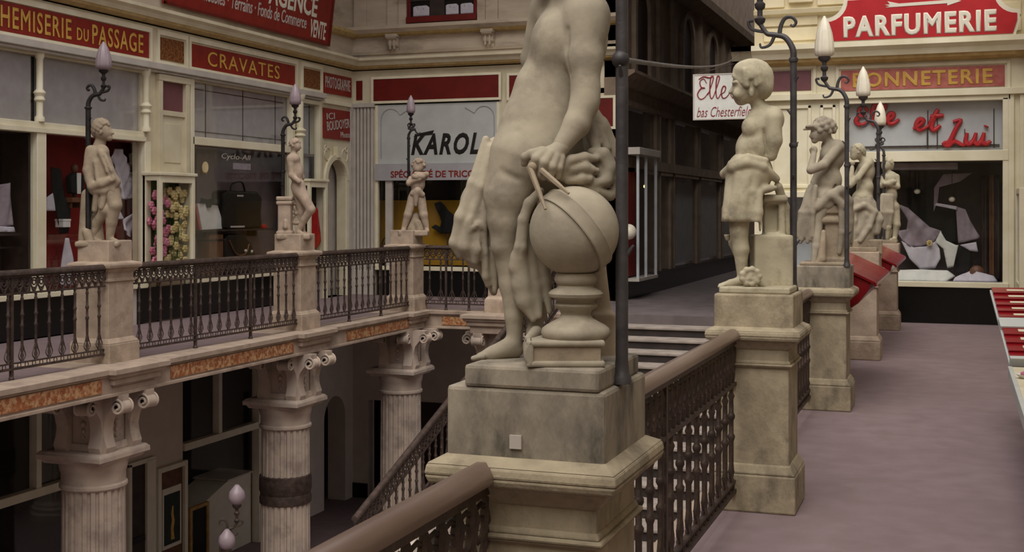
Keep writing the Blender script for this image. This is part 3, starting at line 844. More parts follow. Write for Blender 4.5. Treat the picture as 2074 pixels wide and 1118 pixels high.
# lower end wall with its dark doorway
fr = FE
w = MB(); w.box(-11.8, -11.46, LOW, -.3, -.3, 0, fr).box(-10.9, -6.3, LOW, -.3, -.3, 0, fr).box(-11.46, -10.9, -2.17, -.3, -.3, 0, fr)
struct(w.build('wall_lower_far', M['lowwall']))
struct(MB().box(-11.5, -10.8, LOW, -2.1, -.5, -.4, fr).build('door_4', M['black']))
struct(MB().box(-11.8, -11.46, LOW, LOW + .3, 0, .03, fr).box(-10.9, -6.4, LOW, LOW + .3, 0, .03, fr).build('baseboard_8', M['black']))
struct(MB().box(-10.4, -9.3, LOW, -2.15, 0, .02, fr).build('door_5', M['brown_dark']))

struct(MB().box(-14, 1.2, -4.3, -4.0, LOW, 7).build('wall_front', M['cream']))  # unseen wall added behind the camera to cut level sky light
struct(MB().box(-12.3, -12.05, -4, 3.2, LOW, 8).build('wall_near_left', M['cream']))
# ------------------------------------------------------------------ signboards and lettering
def board(name, label, cat, u0, u1, v0, v1, w, fr, m, d=.02, border=None, group=None, bw=.03):
    t = thing(name, label, cat, fr((u0 + u1) / 2, v0, w), group=group)
    MB().box(u0, u1, v0, v1, w - d, w, fr).build('panel', m, t)
    if border:
        b = MB()
        for q in ((u0 - bw, u0, v0 - bw, v1 + bw), (u1, u1 + bw, v0 - bw, v1 + bw), (u0, u1, v1, v1 + bw), (u0, u1, v0 - bw, v0)): b.box(*q, w - d, w + .012, fr)
        b.build('border', border, t)
    return t

def serif_text(t, txt, fr, rot, uc, vc, w, width, height, m, bold=.0):
    return lettering(txt, 1, rot, fr(uc, vc, w), m, t, width=width, height=height, bold=bold, spacing=1.15)

t = board('shop_sign', 'dark red frieze signboard reading CHEMISERIE DU PASSAGE in gold capitals', 'sign', 8.9, 16.08, 4.10, 4.49, .012, FL, M['red'])
serif_text(t, 'CHEMISERIE', FL, 'L', 13.495, 4.295, .02, 1.59, .29, M['gold_text'], .014)
serif_text(t, 'DU', FL, 'L', 14.53, 4.255, .02, .25, .18, M['gold_text'], .012)
serif_text(t, 'PASSAGE', FL, 'L', 15.33, 4.295, .02, 1.19, .29, M['gold_text'], .014)
t = board('ornament_panel', 'small brown ornamented square panel between the gold-lettered shop signs', 'panel', 16.36, 17.0, 4.12, 4.47, .012, FL, M['red_brown'])
t = board('shop_sign', 'red frieze signboard reading CRAVATES in thin gold capitals', 'sign', 17.2, 20.56, 4.09, 4.47, .012, FL, M['red'])
serif_text(t, 'CRAVATES', FL, 'L', 18.82, 4.28, .02, 2.32, .245, M['gold_text'], .004)
t = board('ornament_panel', 'narrow brown ornamented panel between the necktie sign and the photography sign', 'panel', 20.87, 21.54, 4.11, 4.47, .012, FL, M['red_brown'])
t = board('shop_sign', 'red sign reading PHOTOGRAPHIE in pale capitals near the wall corner', 'sign', 21.68, 22.84, 4.07, 4.47, .03, FL, M['red'], .035)
serif_text(t, 'PHOTOGRAPHIE', FL, 'L', 22.24, 4.29, .036, 1.06, .235, M['pale'], .015)
t = board('painted_sign', 'red square sign with slanted pale lettering above the arched recess', 'sign', 21.66, 22.82, 3.17, 3.77, .03, FL, M['red'], .035)
lettering('ICI', 1, 'L', FL(21.93, 3.62, .036), M['pale'], t, width=.34, height=.13, bold=.01, roll=.1)
lettering('BOUDOYER', 1, 'L', FL(22.26, 3.47, .036), M['pale'], t, width=.98, height=.19, bold=.015, roll=.13)
lettering('Photo', 1, 'L', FL(22.55, 3.28, .036), M['pale'], t, width=.40, height=.12, bold=.0, roll=.06)

# the large estate agent's board, leaning out above the left cornice
TA = math.radians(7)
def FA(u, v, w): return (-11.8 + .08 + (v - 5.0) * math.sin(TA) + w * math.cos(TA), u, 5.0 + (v - 5.0) * math.cos(TA) - w * math.sin(TA))
t = thing('agency_board', 'large red board reading AGENCE leaning out above the left cornice', 'sign', FA(19, 5, 0))
MB().box(16.36, 21.78, 4.99, 6.35, -.04, 0, FA).build('panel', M['red'], t)
b = MB(); b.box(16.36, 16.42, 4.99, 6.35, 0, .02, FA).box(21.72, 21.78, 4.99, 6.35, 0, .02, FA).box(16.36, 21.78, 4.99, 5.03, 0, .02, FA)
b.build('frame', M['red_dark'], t)
for u in (17.2, 19.0, 20.9): MB().box(u - .03, u + .03, 5.6, 5.66, -.45, -.04, FA).build('bracket', M['iron'], t)
TR = np.array(ROT['L']); c_, s_ = math.cos(TA), math.sin(TA)
TR = np.array(((s_ * 1.0, 0, c_), (0, 1, 0), (c_, 0, -s_)))            # columns below: reading direction, up, out
TR = np.stack([np.array((0, 1, 0)), np.array((s_, 0, c_)), np.array((c_, 0, -s_))], 1)
lettering('AGENCE', 1, TR, FA(20.27, 5.66, .004), M['text_white'], t, width=1.78, height=.40, bold=.03)
lettering('OFFICINAL -', 1, TR, FA(18.2, 5.72, .004), M['text_white'], t, width=1.9, height=.28, bold=.02)
lettering('Immeubles · Terrains · Fonds de Commerce', 1, TR, FA(18.98, 5.32, .004), M['pale'], t, width=3.65, height=.24, bold=.012)
lettering('VENTE', 1, TR, FA(21.27, 5.25, .004), M['text_white'], t, width=.62, height=.34, bold=.02)

# end wall: blank frieze panels and the knitwear fascia
board('frieze_panel', 'narrow dark red frieze panel beside the wall corner', 'panel', -11.72, -11.58, 4.02, 4.42, .012, FE, M['red_dark'])
board('frieze_panel', 'long blank dark red frieze panel above the knitwear shop', 'panel', -11.30, -8.55, 3.98, 4.43, .06, FE, M['red_dark'], border=M['cream2'], bw=.05)
board('frieze_panel', 'dark red frieze panel right of the long blank one, half hidden by the large statue', 'panel', -8.33, -7.0, 3.96, 4.40, .06, FE, M['red_dark'], border=M['cream2'], bw=.05)
board('frieze_panel', 'small dark red panel on the last pier before the dark corridor', 'panel', -6.52, -6.22, 3.35, 3.9, .03, FE, M['red_dark'], border=M['cream2'], bw=.05)
t = thing('fascia_board', 'white shop fascia with black slanted letters KAROL and a grey band below', 'sign', FE(-9.9, 2.36, .1))
MB().box(-11.24, -8.58, 2.68, 3.9, -.05, .02, FE).build('panel', M['fascia'], t)
b = MB()
def corner(uc, sx):
    p = [(uc - sx * .12, 2.8), (uc - sx * .12, 3.55)] + [(uc + sx * (.10 - .22 * math.cos(a)) , 3.6 + .22 * math.sin(a)) for a in [i * PI / 8 for i in range(0, 8)]] + [(uc + sx * .5, 3.80)]
    return [FE(a, v, .024) for a, v in p]
MB().tube(corner(-11.02, 1), .012, 5).build('beading', M['fascia_grey'], t)
MB().tube(corner(-8.78, -1), .012, 5).build('beading', M['fascia_grey'], t)
MB().box(-11.26, -8.56, 2.35, 2.69, -.06, .07, FE).build('lower_band', M['fascia_grey'], t)
lettering('KAROL', 1, 'E', FE(-9.72, 3.08, .026), M['ink'], t, width=1.50, height=.44, bold=.035, shear=.28, spacing=1.2)
b = MB().prism([(-10.42, 3.24), (-10.0, 3.27), (-9.96, 3.36), (-10.25, 3.31)], .02, .03, FE).build('flourish', M['ink'], t)
lettering('SPÉCIALITÉ DE TRICOTS', 1, 'E', FE(-9.88, 2.49, .075), M['red'], t, width=2.05, height=.17, bold=.025)

# right: perfumery board, hosiery frieze, script sign, hanging board
t = thing('perfumery_board', 'bright red board with concave corners and white letters PARFUMERIE under an arrow', 'sign', FP(-.57, 4.38, .37))
def concave(g):
    x0, x1, z0, z1 = -1.93 - g, .83 + g, 4.38 - g, 5.0 + g
    r = .32 - g * .6
    P = [(x0 + .08, z0), (x1 - .06, z0)]
    P += [(x1, z0 + .20), (x1 + .0, z0 + .26)]
    P += [(x1 - r * math.sin(a) + 0, z1 - r * math.cos(a)) for a in [i * PI / 2 / 7 for i in range(8)]]
    P += [(x0 + r * math.cos(a), z1 - r * math.sin(a)) for a in [i * PI / 2 / 7 for i in range(8)]]
    P += [(x0, z0 + .26)]
    return P
MB().prism(concave(.035), .30, .335, FP).build('white_border', M['white'], t)
MB().prism(concave(.0), .33, .35, FP).build('panel', M['red_bright'], t)
lettering('PARFUMERIE', 1, 'E', FP(-.565, 4.585, .353), M['text_white'], t, width=2.22, height=.335, bold=.05, spacing=1.18)
MB().prism([(-1.05, 4.86), (-.15, 4.875), (-.15, 4.84), (.05, 4.90), (-.15, 4.96), (-.15, 4.925), (-.85, 4.91), (-1.02, 4.955), (-.98, 4.905), (-1.06, 4.90), (-.98, 4.88)], .35, .356, FP).build('arrow', M['text_white'], t)
t = board('shop_sign', 'faded rose frieze signboard reading BONNETERIE in yellow capitals', 'sign', -1.74, .67, 3.63, 3.95, .012, FP, M['rose'])
serif_text(t, 'BONNETERIE', FP, 'E', -.53, 3.79, .018, 2.06, .235, M['gold_text'], .03)
board('frieze_panel', 'plain faded wine red panel left of the hosiery sign', 'panel', -2.83, -2.20, 3.66, 3.98, .012, FP, M['wine'])
t = thing('script_sign', 'red handwritten lettering Elle et Lui behind the blue-grey upper pane', 'sign', FP(-.5, 2.7, -.1))
E1 = [[(.30, .34), (.20, .44), (.08, .38), (.12, .26), (.24, .24), (.10, .22), (.0, .10), (.08, .0), (.22, .02), (.36, .14)],
      [(.34, .08), (.46, .30), (.52, .46), (.45, .48), (.41, .32), (.41, .08), (.47, .0), (.56, .10)],
      [(.54, .08), (.66, .30), (.72, .46), (.65, .48), (.61, .32), (.61, .08), (.67, .0), (.76, .10)],
      [(.74, .08), (.88, .14), (.92, .24), (.84, .26), (.78, .14), (.82, .01), (.94, .02), (1.06, .12)]]
ET = [[(0, .04), (.16, .12), (.26, .24), (.16, .28), (.08, .12), (.18, .0), (.40, .12)], [(.40, .12), (.62, .54)], [(.58, .46), (.46, .10), (.53, .0), (.68, .12)], [(.42, .35), (.76, .37)]]
LU = [[(.22, .62), (.42, .66), (.30, .44), (.14, .1), (.0, .04), (.12, .0), (.26, .1), (.46, .0), (.60, .06)], [(.58, .32), (.54, .1), (.62, .02), (.74, .12), (.80, .32)], [(.80, .32), (.76, .08), (.86, .02), (.94, .12), (1.0, .32)], [(1.0, .32), (.96, .08), (1.06, .02), (1.16, .1)], [(1.04, .46), (1.06, .50)]]
def put(P, u, v, s, sv=None): return [[(u + a * s, v + b * (sv or s)) for a, b in p] for p in P]
strokes('lettering', put(E1, -1.52, 3.10, .62), FP, -.11, .036, M['neon'], t)
strokes('lettering', put(ET, -.66, 2.99, .60), FP, -.11, .036, M['neon'], t)
strokes('lettering', put(LU, -.20, 2.75, .58), FP, -.11, .036, M['neon'], t)
b = MB(); b.box(-1.6, .6, 2.715, 2.73, -.14, -.13, FP)
for u in (-1.2, -.45, .1): b.box(u - .006, u + .006, 2.72, 3.0, -.14, -.12, FP)
b.build('fixing_rail', M['iron'], t)

t = thing('hanging_board', 'white board with dark red script beginning Elle hanging at the corridor mouth', 'sign', (-3.56, 20.0, 3.23))
FH = lambda u, v, w: (u, 20.0 - w, v)
MB().box(-4.06, -3.06, 3.23, 3.95, -.02, .0, FH).build('panel', M['shirt_white'], t, bevel=.004)
b = MB()
for q in ((-4.075, -4.05, 3.215, 3.965), (-3.07, -3.045, 3.215, 3.965), (-4.05, -3.07, 3.945, 3.965), (-4.05, -3.07, 3.215, 3.235)): b.box(*q, -.025, .006, FH)
b.build('frame', M['pale'], t)
b = MB(); b.tube([(-3.06, 20.01, 3.6), (-3.0, 20.2, 3.6)], .015, 6); b.tube([(-4.05, 20.01, 3.96), (-3.1, 20.1, 4.2)], .008, 6); b.build('bracket', M['iron'], t)
strokes('lettering', put(E1, -4.0, 3.56, .50, .74), FH, .003, .0095, M['script'], t)
strokes('flourish', [[(-3.98, 3.88), (-3.9, 3.92), (-3.8, 3.90), (-3.74, 3.93)]], FH, .004, .010, M['script'], t)
strokes('lettering', [[(-3.46, 3.62), (-3.42, 3.56), (-3.38, 3.62), (-3.35, 3.57), (-3.31, 3.61)]], FH, .004, .009, M['script'], t)
strokes('lettering', [[(-3.30, 3.48), (-3.22, 3.55), (-3.18, 3.47)]], FH, .004, .010, M['script'], t)
lettering('bas Chesterfield', 1, 'E', FH(-3.56, 3.345, .004), M['script'], t, width=.9, height=.16, bold=-.01, shear=.35)
# ------------------------------------------------------------------ pedestals, balustrades, columns, lamp standards
def pedestal(name, label, x, y, m, group, hx=.2, hy=.21, cap=1.05, blk=(1.07, 1.262), bl=.229, base=.24, bz=.26, rot=0, mb_=None, plinth=True):
    t = thing(name, label, 'pedestal', (x, y, 0), group=group)
    c = (x, y)
    MB().frustum(c, base, base, 0, base, base, bz - .04).frustum(c, base, base, bz - .04, hx + .005, hy + .005, bz + .02).build('base', m, t, bevel=.012)
    MB().frustum(c, hx, hy, bz, hx, hy, cap - .1).build('shaft', m, t, bevel=.008)
    b = MB()
    b.frustum(c, hx + .004, hy + .004, cap - .215, hx + .022, hy + .022, cap - .205).frustum(c, hx + .022, hy + .022, cap - .205, hx + .022, hy + .022, cap - .19).frustum(c, hx + .012, hy + .012, cap - .19, hx + .004, hy + .004, cap - .17)
    b.frustum(c, hx + .004, hy + .004, cap - .11, hx + .05, hy + .05, cap - .055).frustum(c, hx + .065, hy + .065, cap - .055, hx + .075, hy + .075, cap - .03).frustum(c, hx + .075, hy + .075, cap - .03, hx + .07, hy + .07, cap).frustum(c, hx + .07, hy + .07, cap, bl, bl, cap + .022)
    b.build('cap', m, t, bevel=.008)
    MB().frustum(c, bl, bl, blk[0] - .01, bl, bl, blk[1]).build('block', mb_ or m, t, bevel=.012)
    return t

RP = [(-1.113, 3.405), (-1.113, 7.415), (-1.11, 11.26), (-1.085, 15.13), (-1.03, 18.92)]
GR = 'statue pedestals along the right walkway'
pedestal('stone_pedestal', 'nearest stained stone pedestal carrying the large statue with the globe', *RP[0], M['ped'], GR, mb_=M['ped_stain'])
pedestal('stone_pedestal', 'pale stone pedestal under the child statue in a short skirt', *RP[1], M['ped'], GR, blk=(1.07, 1.262))
pedestal('stone_pedestal', 'stone pedestal under the curly-haired thinking statue', *RP[2], M['ped'], GR, mb_=M['ped_stain'])
pedestal('stone_pedestal', 'stone pedestal behind the red slatted stand', *RP[3], M['ped_left'], GR)
pedestal('stone_pedestal', 'last and smallest stone pedestal of the right walkway before the black shop plinth', *RP[4], M['ped_left'], GR)
LP = [(-9.255, 11.80), (-9.115, 15.89), (-9.0, 19.53)]
GL = 'statue pedestals along the left gallery'
ped_kw = dict(hx=.225, hy=.225, cap=1.14, blk=(1.16, 1.40), bl=.215, base=.275, bz=.27)
pedestal('gallery_pedestal', 'rosy stone pedestal under the robed statue on the left gallery', *LP[0], M['ped_left'], GL, **ped_kw)
pedestal('gallery_pedestal', 'rosy stone pedestal under the statue with the bent knee', *LP[1], M['ped_left'], GL, **ped_kw)
pedestal('gallery_pedestal', 'rosy corner pedestal where the left gallery rail turns', *LP[2], M['ped_left'], GL, **ped_kw)
pedestal('gallery_pedestal', 'short stone pedestal on the far gallery edge at the stair head', -7.25, 19.72, M['ped_left'], GL, **dict(ped_kw, blk=(1.16, 1.26)))

def baluster_mesh(name, z0, z1, m, knob, n=8, r=.0145):
    h = z1 - z0; b = MB()
    P = [(.018, 0), (.018, .03), (.011, .04), (.02, .075), (.011, .11), (r, .13), (r, knob - .09), (.02, knob - .075), (.023, knob - .06), (.014, knob - .045), (.014, knob + .03), (.022, knob + .045), (.022, knob + .06), (r, knob + .075), (r * .9, h - .08), (.02, h - .06), (.012, h - .04), (.017, h)]
    b.lathe(P, (0, 0, z0), n)
    for s in (-1, 1):                                   # small lyre at the foot
        b.tube(smoothpath([(0, s * .012, z0 + .02), (0, s * .05, z0 + .07), (0, s * .03, z0 + .13), (0, s * .012, z0 + .19)], 3), .008, 4)
    return b.mesh(name, m, smooth=50)

def railing(name, label, p, q, m, group, ztop=1.06, zf=(.80, 1.0), zb=(.11, .17), pitch=.19, handrail='rail', posts=(), knob=.36, hr=(.044, .034), feet=True, slope=0.0, ornament=1):
    """one straight run of balustrade between two pedestals"""
    p = Vector((p[0], p[1], 0)); q = Vector((q[0], q[1], 0)); L_ = (q - p).length; d = (q - p).normalized()
    rz = math.atan2(-d.x, d.y)
    t = thing(name, label, 'railing', (p.x, p.y, 0), rz, group)
    sh = lambda y: slope * y
    b = MB(); w, h = hr
    prof = [(-w * .55, -h * .9), (-w, -h * .5), (-w, h * .1), (-w * .75, h * .65), (-w * .3, h), (w * .3, h), (w * .75, h * .65), (w, h * .1), (w, -h * .5), (w * .55, -h * .9)]
    b.prism(prof, 0, L_, lambda a, c, y: (a, y, ztop - h + c + sh(y)))
    o = b.build('handrail', M[handrail], t, smooth=50, local=True)
    if handrail == 'rail': o['label'] = 'worn brown handrail'
    fz0, fz1 = zf
    b = MB()
    for z, hh, ww in ((fz1, .014, .018), (fz0, .01, .015)):
        b.prism([(-ww, z - hh), (ww, z - hh), (ww, z + hh), (-ww, z + hh)], 0, L_, lambda a, c, y: (a, y, c + sh(y)))
    n = max(1, int(L_ / (.105))); s = L_ / n; H = fz1 - fz0
    for i in range(n):
        y = (i + .5) * s; z = fz0 + H * .55 + sh(y)
        b.ring((0, y, z), H * .30, .009, (0, 1, 0), (0, 0, 1), 9, 4)
        b.ring((0, y, z + .005), H * .14, .009, (0, 1, 0), (0, 0, 1), 7, 4)
        if ornament:
            for sg in (-1, 1):
                b.tube([(0, y + sg * s * .5, fz0 + H * .95 + sh(y)), (0.004, y + sg * s * .30, z + H * .18), (0, y + sg * s * .42, z - H * .1), (0, y + sg * s * .16, z - H * .36), (0, y, fz0 - .012 + sh(y))], [.009, .013, .009, .012, .006], 5)
            b.ball((0, y + s * .5, fz0 + H * .5 + sh(y)), (.010, .016, .028), 6, 4)
    b.build('frieze', m, t, smooth=60, local=True)
    b = MB()
    b.prism([(-.018, zb[0]), (.018, zb[0]), (.018, zb[0] + .022), (-.018, zb[0] + .022)], 0, L_, lambda a, c, y: (a, y, c + sh(y)))
    b.prism([(-.014, zb[1]), (.014, zb[1]), (.014, zb[1] + .014), (-.014, zb[1] + .014)], 0, L_, lambda a, c, y: (a, y, c + sh(y)))
    for i in range(n):
        y = (i + .5) * s; b.ring((0, y, (zb[0] + zb[1]) / 2 + .01 + sh(y)), (zb[1] - zb[0]) * .42, .006, (0, 1, 0), (0, 0, 1), 7, 4)
    b.build('bottom_rail', m, t, smooth=60, local=True)
    nb = max(2, int(L_ / pitch)); s = L_ / nb
    me = baluster_mesh('baluster', zb[1], fz0, m, knob)
    for i in range(nb):
        y = (i + .5) * s
        o = link('baluster', me, t); o.location = (0, y, sh(y))
    ps = list(posts) or [L_ * .33, L_ * .67]
    for y in ps:
        b = MB(); b.box(-.016, .016, y - .016, y + .016, 0 + sh(y), fz1 + sh(y))
        b.lathe([(.03, 0), (.03, .03), (.018, .05)], (0, y, 0 + sh(y)), 8)
        b.build('upright', m, t, local=True)
    return t

GRR = 'iron balustrades along the right walkway'
RX = -1.225
railing('iron_railing', 'nearest iron railing whose worn handrail runs to the stained pedestal', (RX, -.4), (RX, 3.18), M['iron'], GRR, knob=.34, zf=(.74, .985))
railing('iron_railing', 'dark iron railing between the globe statue and the skirted child statue', (RX, 3.62), (RX, 7.2), M['iron'], GRR, knob=.34, zf=(.74, .985), posts=(1.75,))
railing('iron_railing', 'iron railing between the skirted child and the curly-haired statue', (RX, 7.63), (RX, 11.05), M['iron'], GRR, knob=.34, zf=(.74, .985))
railing('iron_railing', 'iron railing beneath the red slatted stand', (RX, 11.48), (RX + .02, 14.9), M['iron'], GRR, knob=.34, zf=(.74, .985))
railing('iron_railing', 'farthest iron railing of the right walkway', (RX + .03, 15.35), (RX + .05, 18.7), M['iron'], GRR, knob=.34, zf=(.74, .985))
GLR = 'iron balustrades along the left gallery'
lk = dict(ztop=1.135, zf=(.89, 1.07), knob=.45, handrail='iron_left', hr=(.045, .034))
railing('gallery_railing', 'brown iron railing left of the robed statue', (-9.14, 7.2), (-9.06, 11.55), M['iron_left'], GLR, **lk)
railing('gallery_railing', 'brown iron railing between the robed statue and the statue with the bent knee', (-9.05, 12.05), (-8.93, 15.64), M['iron_left'], GLR, **lk)
railing('gallery_railing', 'brown iron railing between the bent-knee statue and the corner pedestal', (-8.92, 16.14), (-8.84, 19.28), M['iron_left'], GLR, **lk)
railing('gallery_railing', 'short iron railing on the far gallery edge below the yellow window', (-8.75, 19.72), (-7.5, 19.72), M['iron_left'], GLR, **lk)
railing('stair_railing', 'sloping iron railing on the left side of the lower stairs', (-6.25, 19.6), (-6.25, 12.2), M['iron_left'], 'stair railings', ztop=.93, zf=(.66, .86), knob=.3, slope=-.345, handrail='iron_left', hr=(.04, .03))

# ---- columns of the lower level
def scroll_pts(c, r, fx, turns=1.6, n=26, sgn=1):
    out = []
    for i in range(n):
        a = 2 * PI * turns * i / (n - 1); rr = r * (1 - .8 * i / (n - 1))
        out.append(fx(c[0] + sgn * rr * math.cos(PI / 2 - a), c[1] + rr * math.sin(PI / 2 - a)))
    return out

def column(label, x, y, band=None):
    t = thing('fluted_column', label, 'column', (x, y, LOW), group='fluted columns carrying the left gallery')
    m = M['column']
    fl = lambda a: 1 - .075 * max(0.0, math.cos(24 * a)) ** .5
    MB().lathe([(.41, .3), (.365, .36), (.36, .45), (.345, 2.78), (.35, 2.82)], (x, y, LOW), 240, ang=fl).build('shaft', m, t, smooth=20)
    MB().lathe([(.50, 0), (.50, .12), (.47, .16), (.47, .22), (.43, .26), (.43, .3)], (x, y, LOW), 32).build('base', m, t, smooth=30)
    MB().lathe([(.355, 2.80), (.375, 2.82), (.375, 2.85), (.355, 2.87), (.355, 2.98), (.365, 3.0), (.38, 3.06), (.385, 3.10), (.385, 3.12)], (x, y, LOW), 40).build('echinus', m, t, smooth=30)
    b = MB(); b.frustum((x, y), .38, .38, LOW + 3.11, .41, .41, LOW + 3.16).frustum((x, y), .445, .445, LOW + 3.16, .445, .445, LOW + 3.22).frustum((x, y), .44, .44, LOW + 3.22, .41, .41, LOW + 3.25)
    b.build('abacus', m, t, bevel=.008)
    # scrolled bracket block
    z0, z1 = LOW + 3.25, LOW + 3.90
    x0_, x, BS = x, x + (.06 if x < -8.6 else 0), 1.16
    b = MB()
    b.frustum((x, y), .24, .24, z0, .24, .24, z1)
    b.frustum((x, y), .30, .30, z0, .28, .28, z0 + .08)
    b.build('bracket_block', m, t, bevel=.01)
    for k_, (dx, dy) in enumerate(((1, 0), (0, -1), (-1, 0), (0, 1))):
        tx, ty = -dy, dx
        for sg in (-1, 1):                             # an S-shaped console near each corner with a rolled volute on top
            b = MB()
            prof = [(a_ * BS, c_) for a_, c_ in [(.22, 0), (.30, 0), (.315, .06), (.285, .16), (.275, .26), (.30, .38), (.36, .47), (.44, .52), (.46, .56), (.46, .655), (.22, .655)]]
            u0, u1 = (sg * .15, sg * .31)
            b.prism(prof, min(u0, u1), max(u0, u1), lambda a, c, w, dx=dx, dy=dy, tx=tx, ty=ty: (x + dx * a + tx * w, y + dy * a + ty * w, z0 + c))
            cx_, cz_ = .435 * BS, z0 + .52
            ring = []
            for i in range(25):
                a = 2 * PI * 1.5 * i / 24; rr = .085 * (1 - .75 * i / 24)
                ring.append((cx_ + rr * math.sin(a), cz_ + rr * math.cos(a)))
            for w in (min(u0, u1) - .008, max(u0, u1) + .008):
                b.tube([(x + dx * a + tx * w, y + dy * a + ty * w, c) for a, c in ring], .016, 5)
            cyl = [(cx_ + .075 * math.cos(2 * PI * i / 14), cz_ - z0 + .075 * math.sin(2 * PI * i / 14)) for i in range(14)]
            b.prism(cyl, min(u0, u1), max(u0, u1), lambda a, c, w, dx=dx, dy=dy, tx=tx, ty=ty: (x + dx * a + tx * w, y + dy * a + ty * w, z0 + c))
            b.build('volute', m, t, smooth=35)
        b = MB()                                        # rosette and bead drop between the consoles
        for z, r in ((z0 + .42, .055), (z0 + .30, .035), (z0 + .22, .028), (z0 + .15, .022)):
            b.ball((x + dx * .25, y + dy * .25, z), (r, r, r), 8, 5)
        b.build('rosette', m, t, smooth=60)
    b = MB()                                            # projecting block of the gallery edge above the capital
    x = x0_
    hx, hy = (-8.58 - x, .50) if x < -8.6 else (.5, .64)
    for g0, g1, za, zb_ in ((.13, .13, z1, -.20), (.13, .11, -.20, -.17), (.08, .08, -.17, -.10), (.05, .03, -.10, -.05), (0, 0, -.05, .014)): b.frustum((x, y), hx - g0, hy - g0, za, hx - g1, hy - g1, zb_)
    b.build('impost_block', M['entab'], t, bevel=.008)
    if band:
        b = MB(); b.lathe([(.352, 1.72), (.372, 1.73), (.375, 1.80), (.360, 1.86), (.378, 1.92), (.378, 2.06), (.372, 2.12), (.352, 2.13)], (x, y, LOW), 36)
        b.build('iron_band', M['iron_left'], t, smooth=30)
    return t
column('fluted column with a scrolled capital under the robed statue', -9.27, 11.62)
column('fluted column with a dark iron band under the bent-knee statue', -9.17, 15.72, band=True)
column('fluted column with a scrolled capital below the corner pedestal', -9.05, 19.4)
column('fluted column mostly hidden behind the nearest pedestal at the stair head', -7.25, 19.55)

M['black_iron'] = mat('black_iron', '1d1a1a', '2c2828', 10, 0.5, 0.1, 0.3)
# ---- gas-lamp standards
def lamp(label, x, y, z, H, arm, sgn, rz, ms, group, mi='iron_lamp', shade=(.082, .36), r=.02, shade_round=False, stubs=True):
    t = thing('lamp_standard', label, 'lamp', (x, y, z), rz, group)
    m = M[mi]
    b = MB(); b.lathe([(r * 1.5, 0), (r * 1.5, .02), (r * 1.2, .03), (r * 1.1, .05), (r, .07), (r, H)], (0, 0, 0), 12)
    b.lathe([(r * 1.3, 0), (r * 1.45, .012), (r * 1.3, .024)], (0, 0, H - .02), 10)
    b.lathe([(r * 1.2, 0), (r * 1.35, .012), (r * 1.2, .024)], (0, 0, H * .62), 10)
    if stubs:
        for i in range(6):
            zz = H * (.2 + .14 * i); a = i * 2.4
            b.tube([(r * .6 * math.cos(a), r * .6 * math.sin(a), zz), (r * 1.9 * math.cos(a), r * 1.9 * math.sin(a), zz + .03)], [r * .45, r * .22], 6)
    b.build('pole', m, t, smooth=40, local=True)
    b = MB()
    neck = smoothpath([(0, 0, H), (sgn * .005, 0, H + .06), (sgn * .05, 0, H + .13), (sgn * .12, 0, H + .15), (sgn * (arm - .04), 0, H + .16), (sgn * arm, 0, H + .22)], 5)
    b.tube(neck, [r * (1 - .35 * i / (len(neck) - 1)) for i in range(len(neck))], 8)
    hook = smoothpath([(sgn * .085, 0, H + .14), (sgn * .075, 0, H + .20), (sgn * .05, 0, H + .245), (sgn * .01, 0, H + .25), (-sgn * .015, 0, H + .22), (0, 0, H + .195), (sgn * .018, 0, H + .205)], 5)
    b.tube(hook, [r * .72 * (1 - .5 * i / (len(hook) - 1)) for i in range(len(hook))], 7)
    leaf = smoothpath([(sgn * .11, 0, H + .15), (sgn * .14, 0, H + .09), (sgn * .19, 0, H + .075), (sgn * .2, 0, H + .1)], 4)
    b.tube(leaf, [r * .6 * (1 - .5 * i / (len(leaf) - 1)) for i in range(len(leaf))], 6)
    leaf = smoothpath([(sgn * (arm - .02), 0, H + .17), (sgn * (arm + .05), 0, H + .19), (sgn * (arm + .07), 0, H + .235), (sgn * (arm + .04), 0, H + .24)], 4)
    b.tube(leaf, r * .5, 6)
    b.build('scroll_arm', m, t, smooth=50, local=True)
    zb = H + .21; ax = sgn * arm
    b = MB(); b.lathe([(.012, 0), (.03, .02), (.034, .04), (.016, .055), (.016, .09), (.03, .105), (.033, .13), (.018, .145), (.02, .17), (.05, .195), (.055, .215), (.05, .22)], (ax, 0, zb), 14)
    bu = b.build('burner', m, t, smooth=40, local=True)
    zs = zb + .215; w, h = shade
    b = MB()
    if shade_round: b.lathe([(.04, 0), (w * .85, h * .18), (w, h * .42), (w * .85, h * .68), (w * .45, h * .88), (.02, h)], (ax, 0, zs), 20)
    else:
        b.lathe([(w * .5, 0), (w * .95, .02), (w, .06), (w * .97, h * .35), (w * .8, h * .6), (w * .5, h * .82), (w * .2, h * .95), (.008, h)], (ax, 0, zs), 48, ang=lambda a: 1 + .035 * math.cos(12 * a))
    b.build('glass_shade', ms, bu, smooth=60, local=True)['label'] = 'frosted glass lamp shade'
    return t
GLA = 'lamp standards of the right walkway'
lamp('tall lamp pole behind the globe statue, its lamp above the frame', -.882, 3.345, 1.265, 1.78, .21, -1, 0, M['shade'], GLA, r=.0175)
lamp('grey lamp standard with a big scroll beside the skirted child statue', -.93, 7.56, 1.26, 1.40, .20, -1, 0, M['shade'], GLA)
lamp('lamp standard with a white flame-shaped glass beside the curly-haired statue', -.905, 11.05, 1.255, 1.40, .19, -1, 0, M['shade'], GLA)
lamp('lamp standard with a white glass beside the bowed statue', -.88, 15.1, 1.255, 1.40, .17, -1, 0, M['shade'], GLA)
lamp('farthest lamp standard of the right walkway, its glass in front of the script sign', -1.02, 18.86, 1.255, 1.30, .05, -1, 0, M['shade'], GLA)
GLB = 'lamp standards of the left gallery'
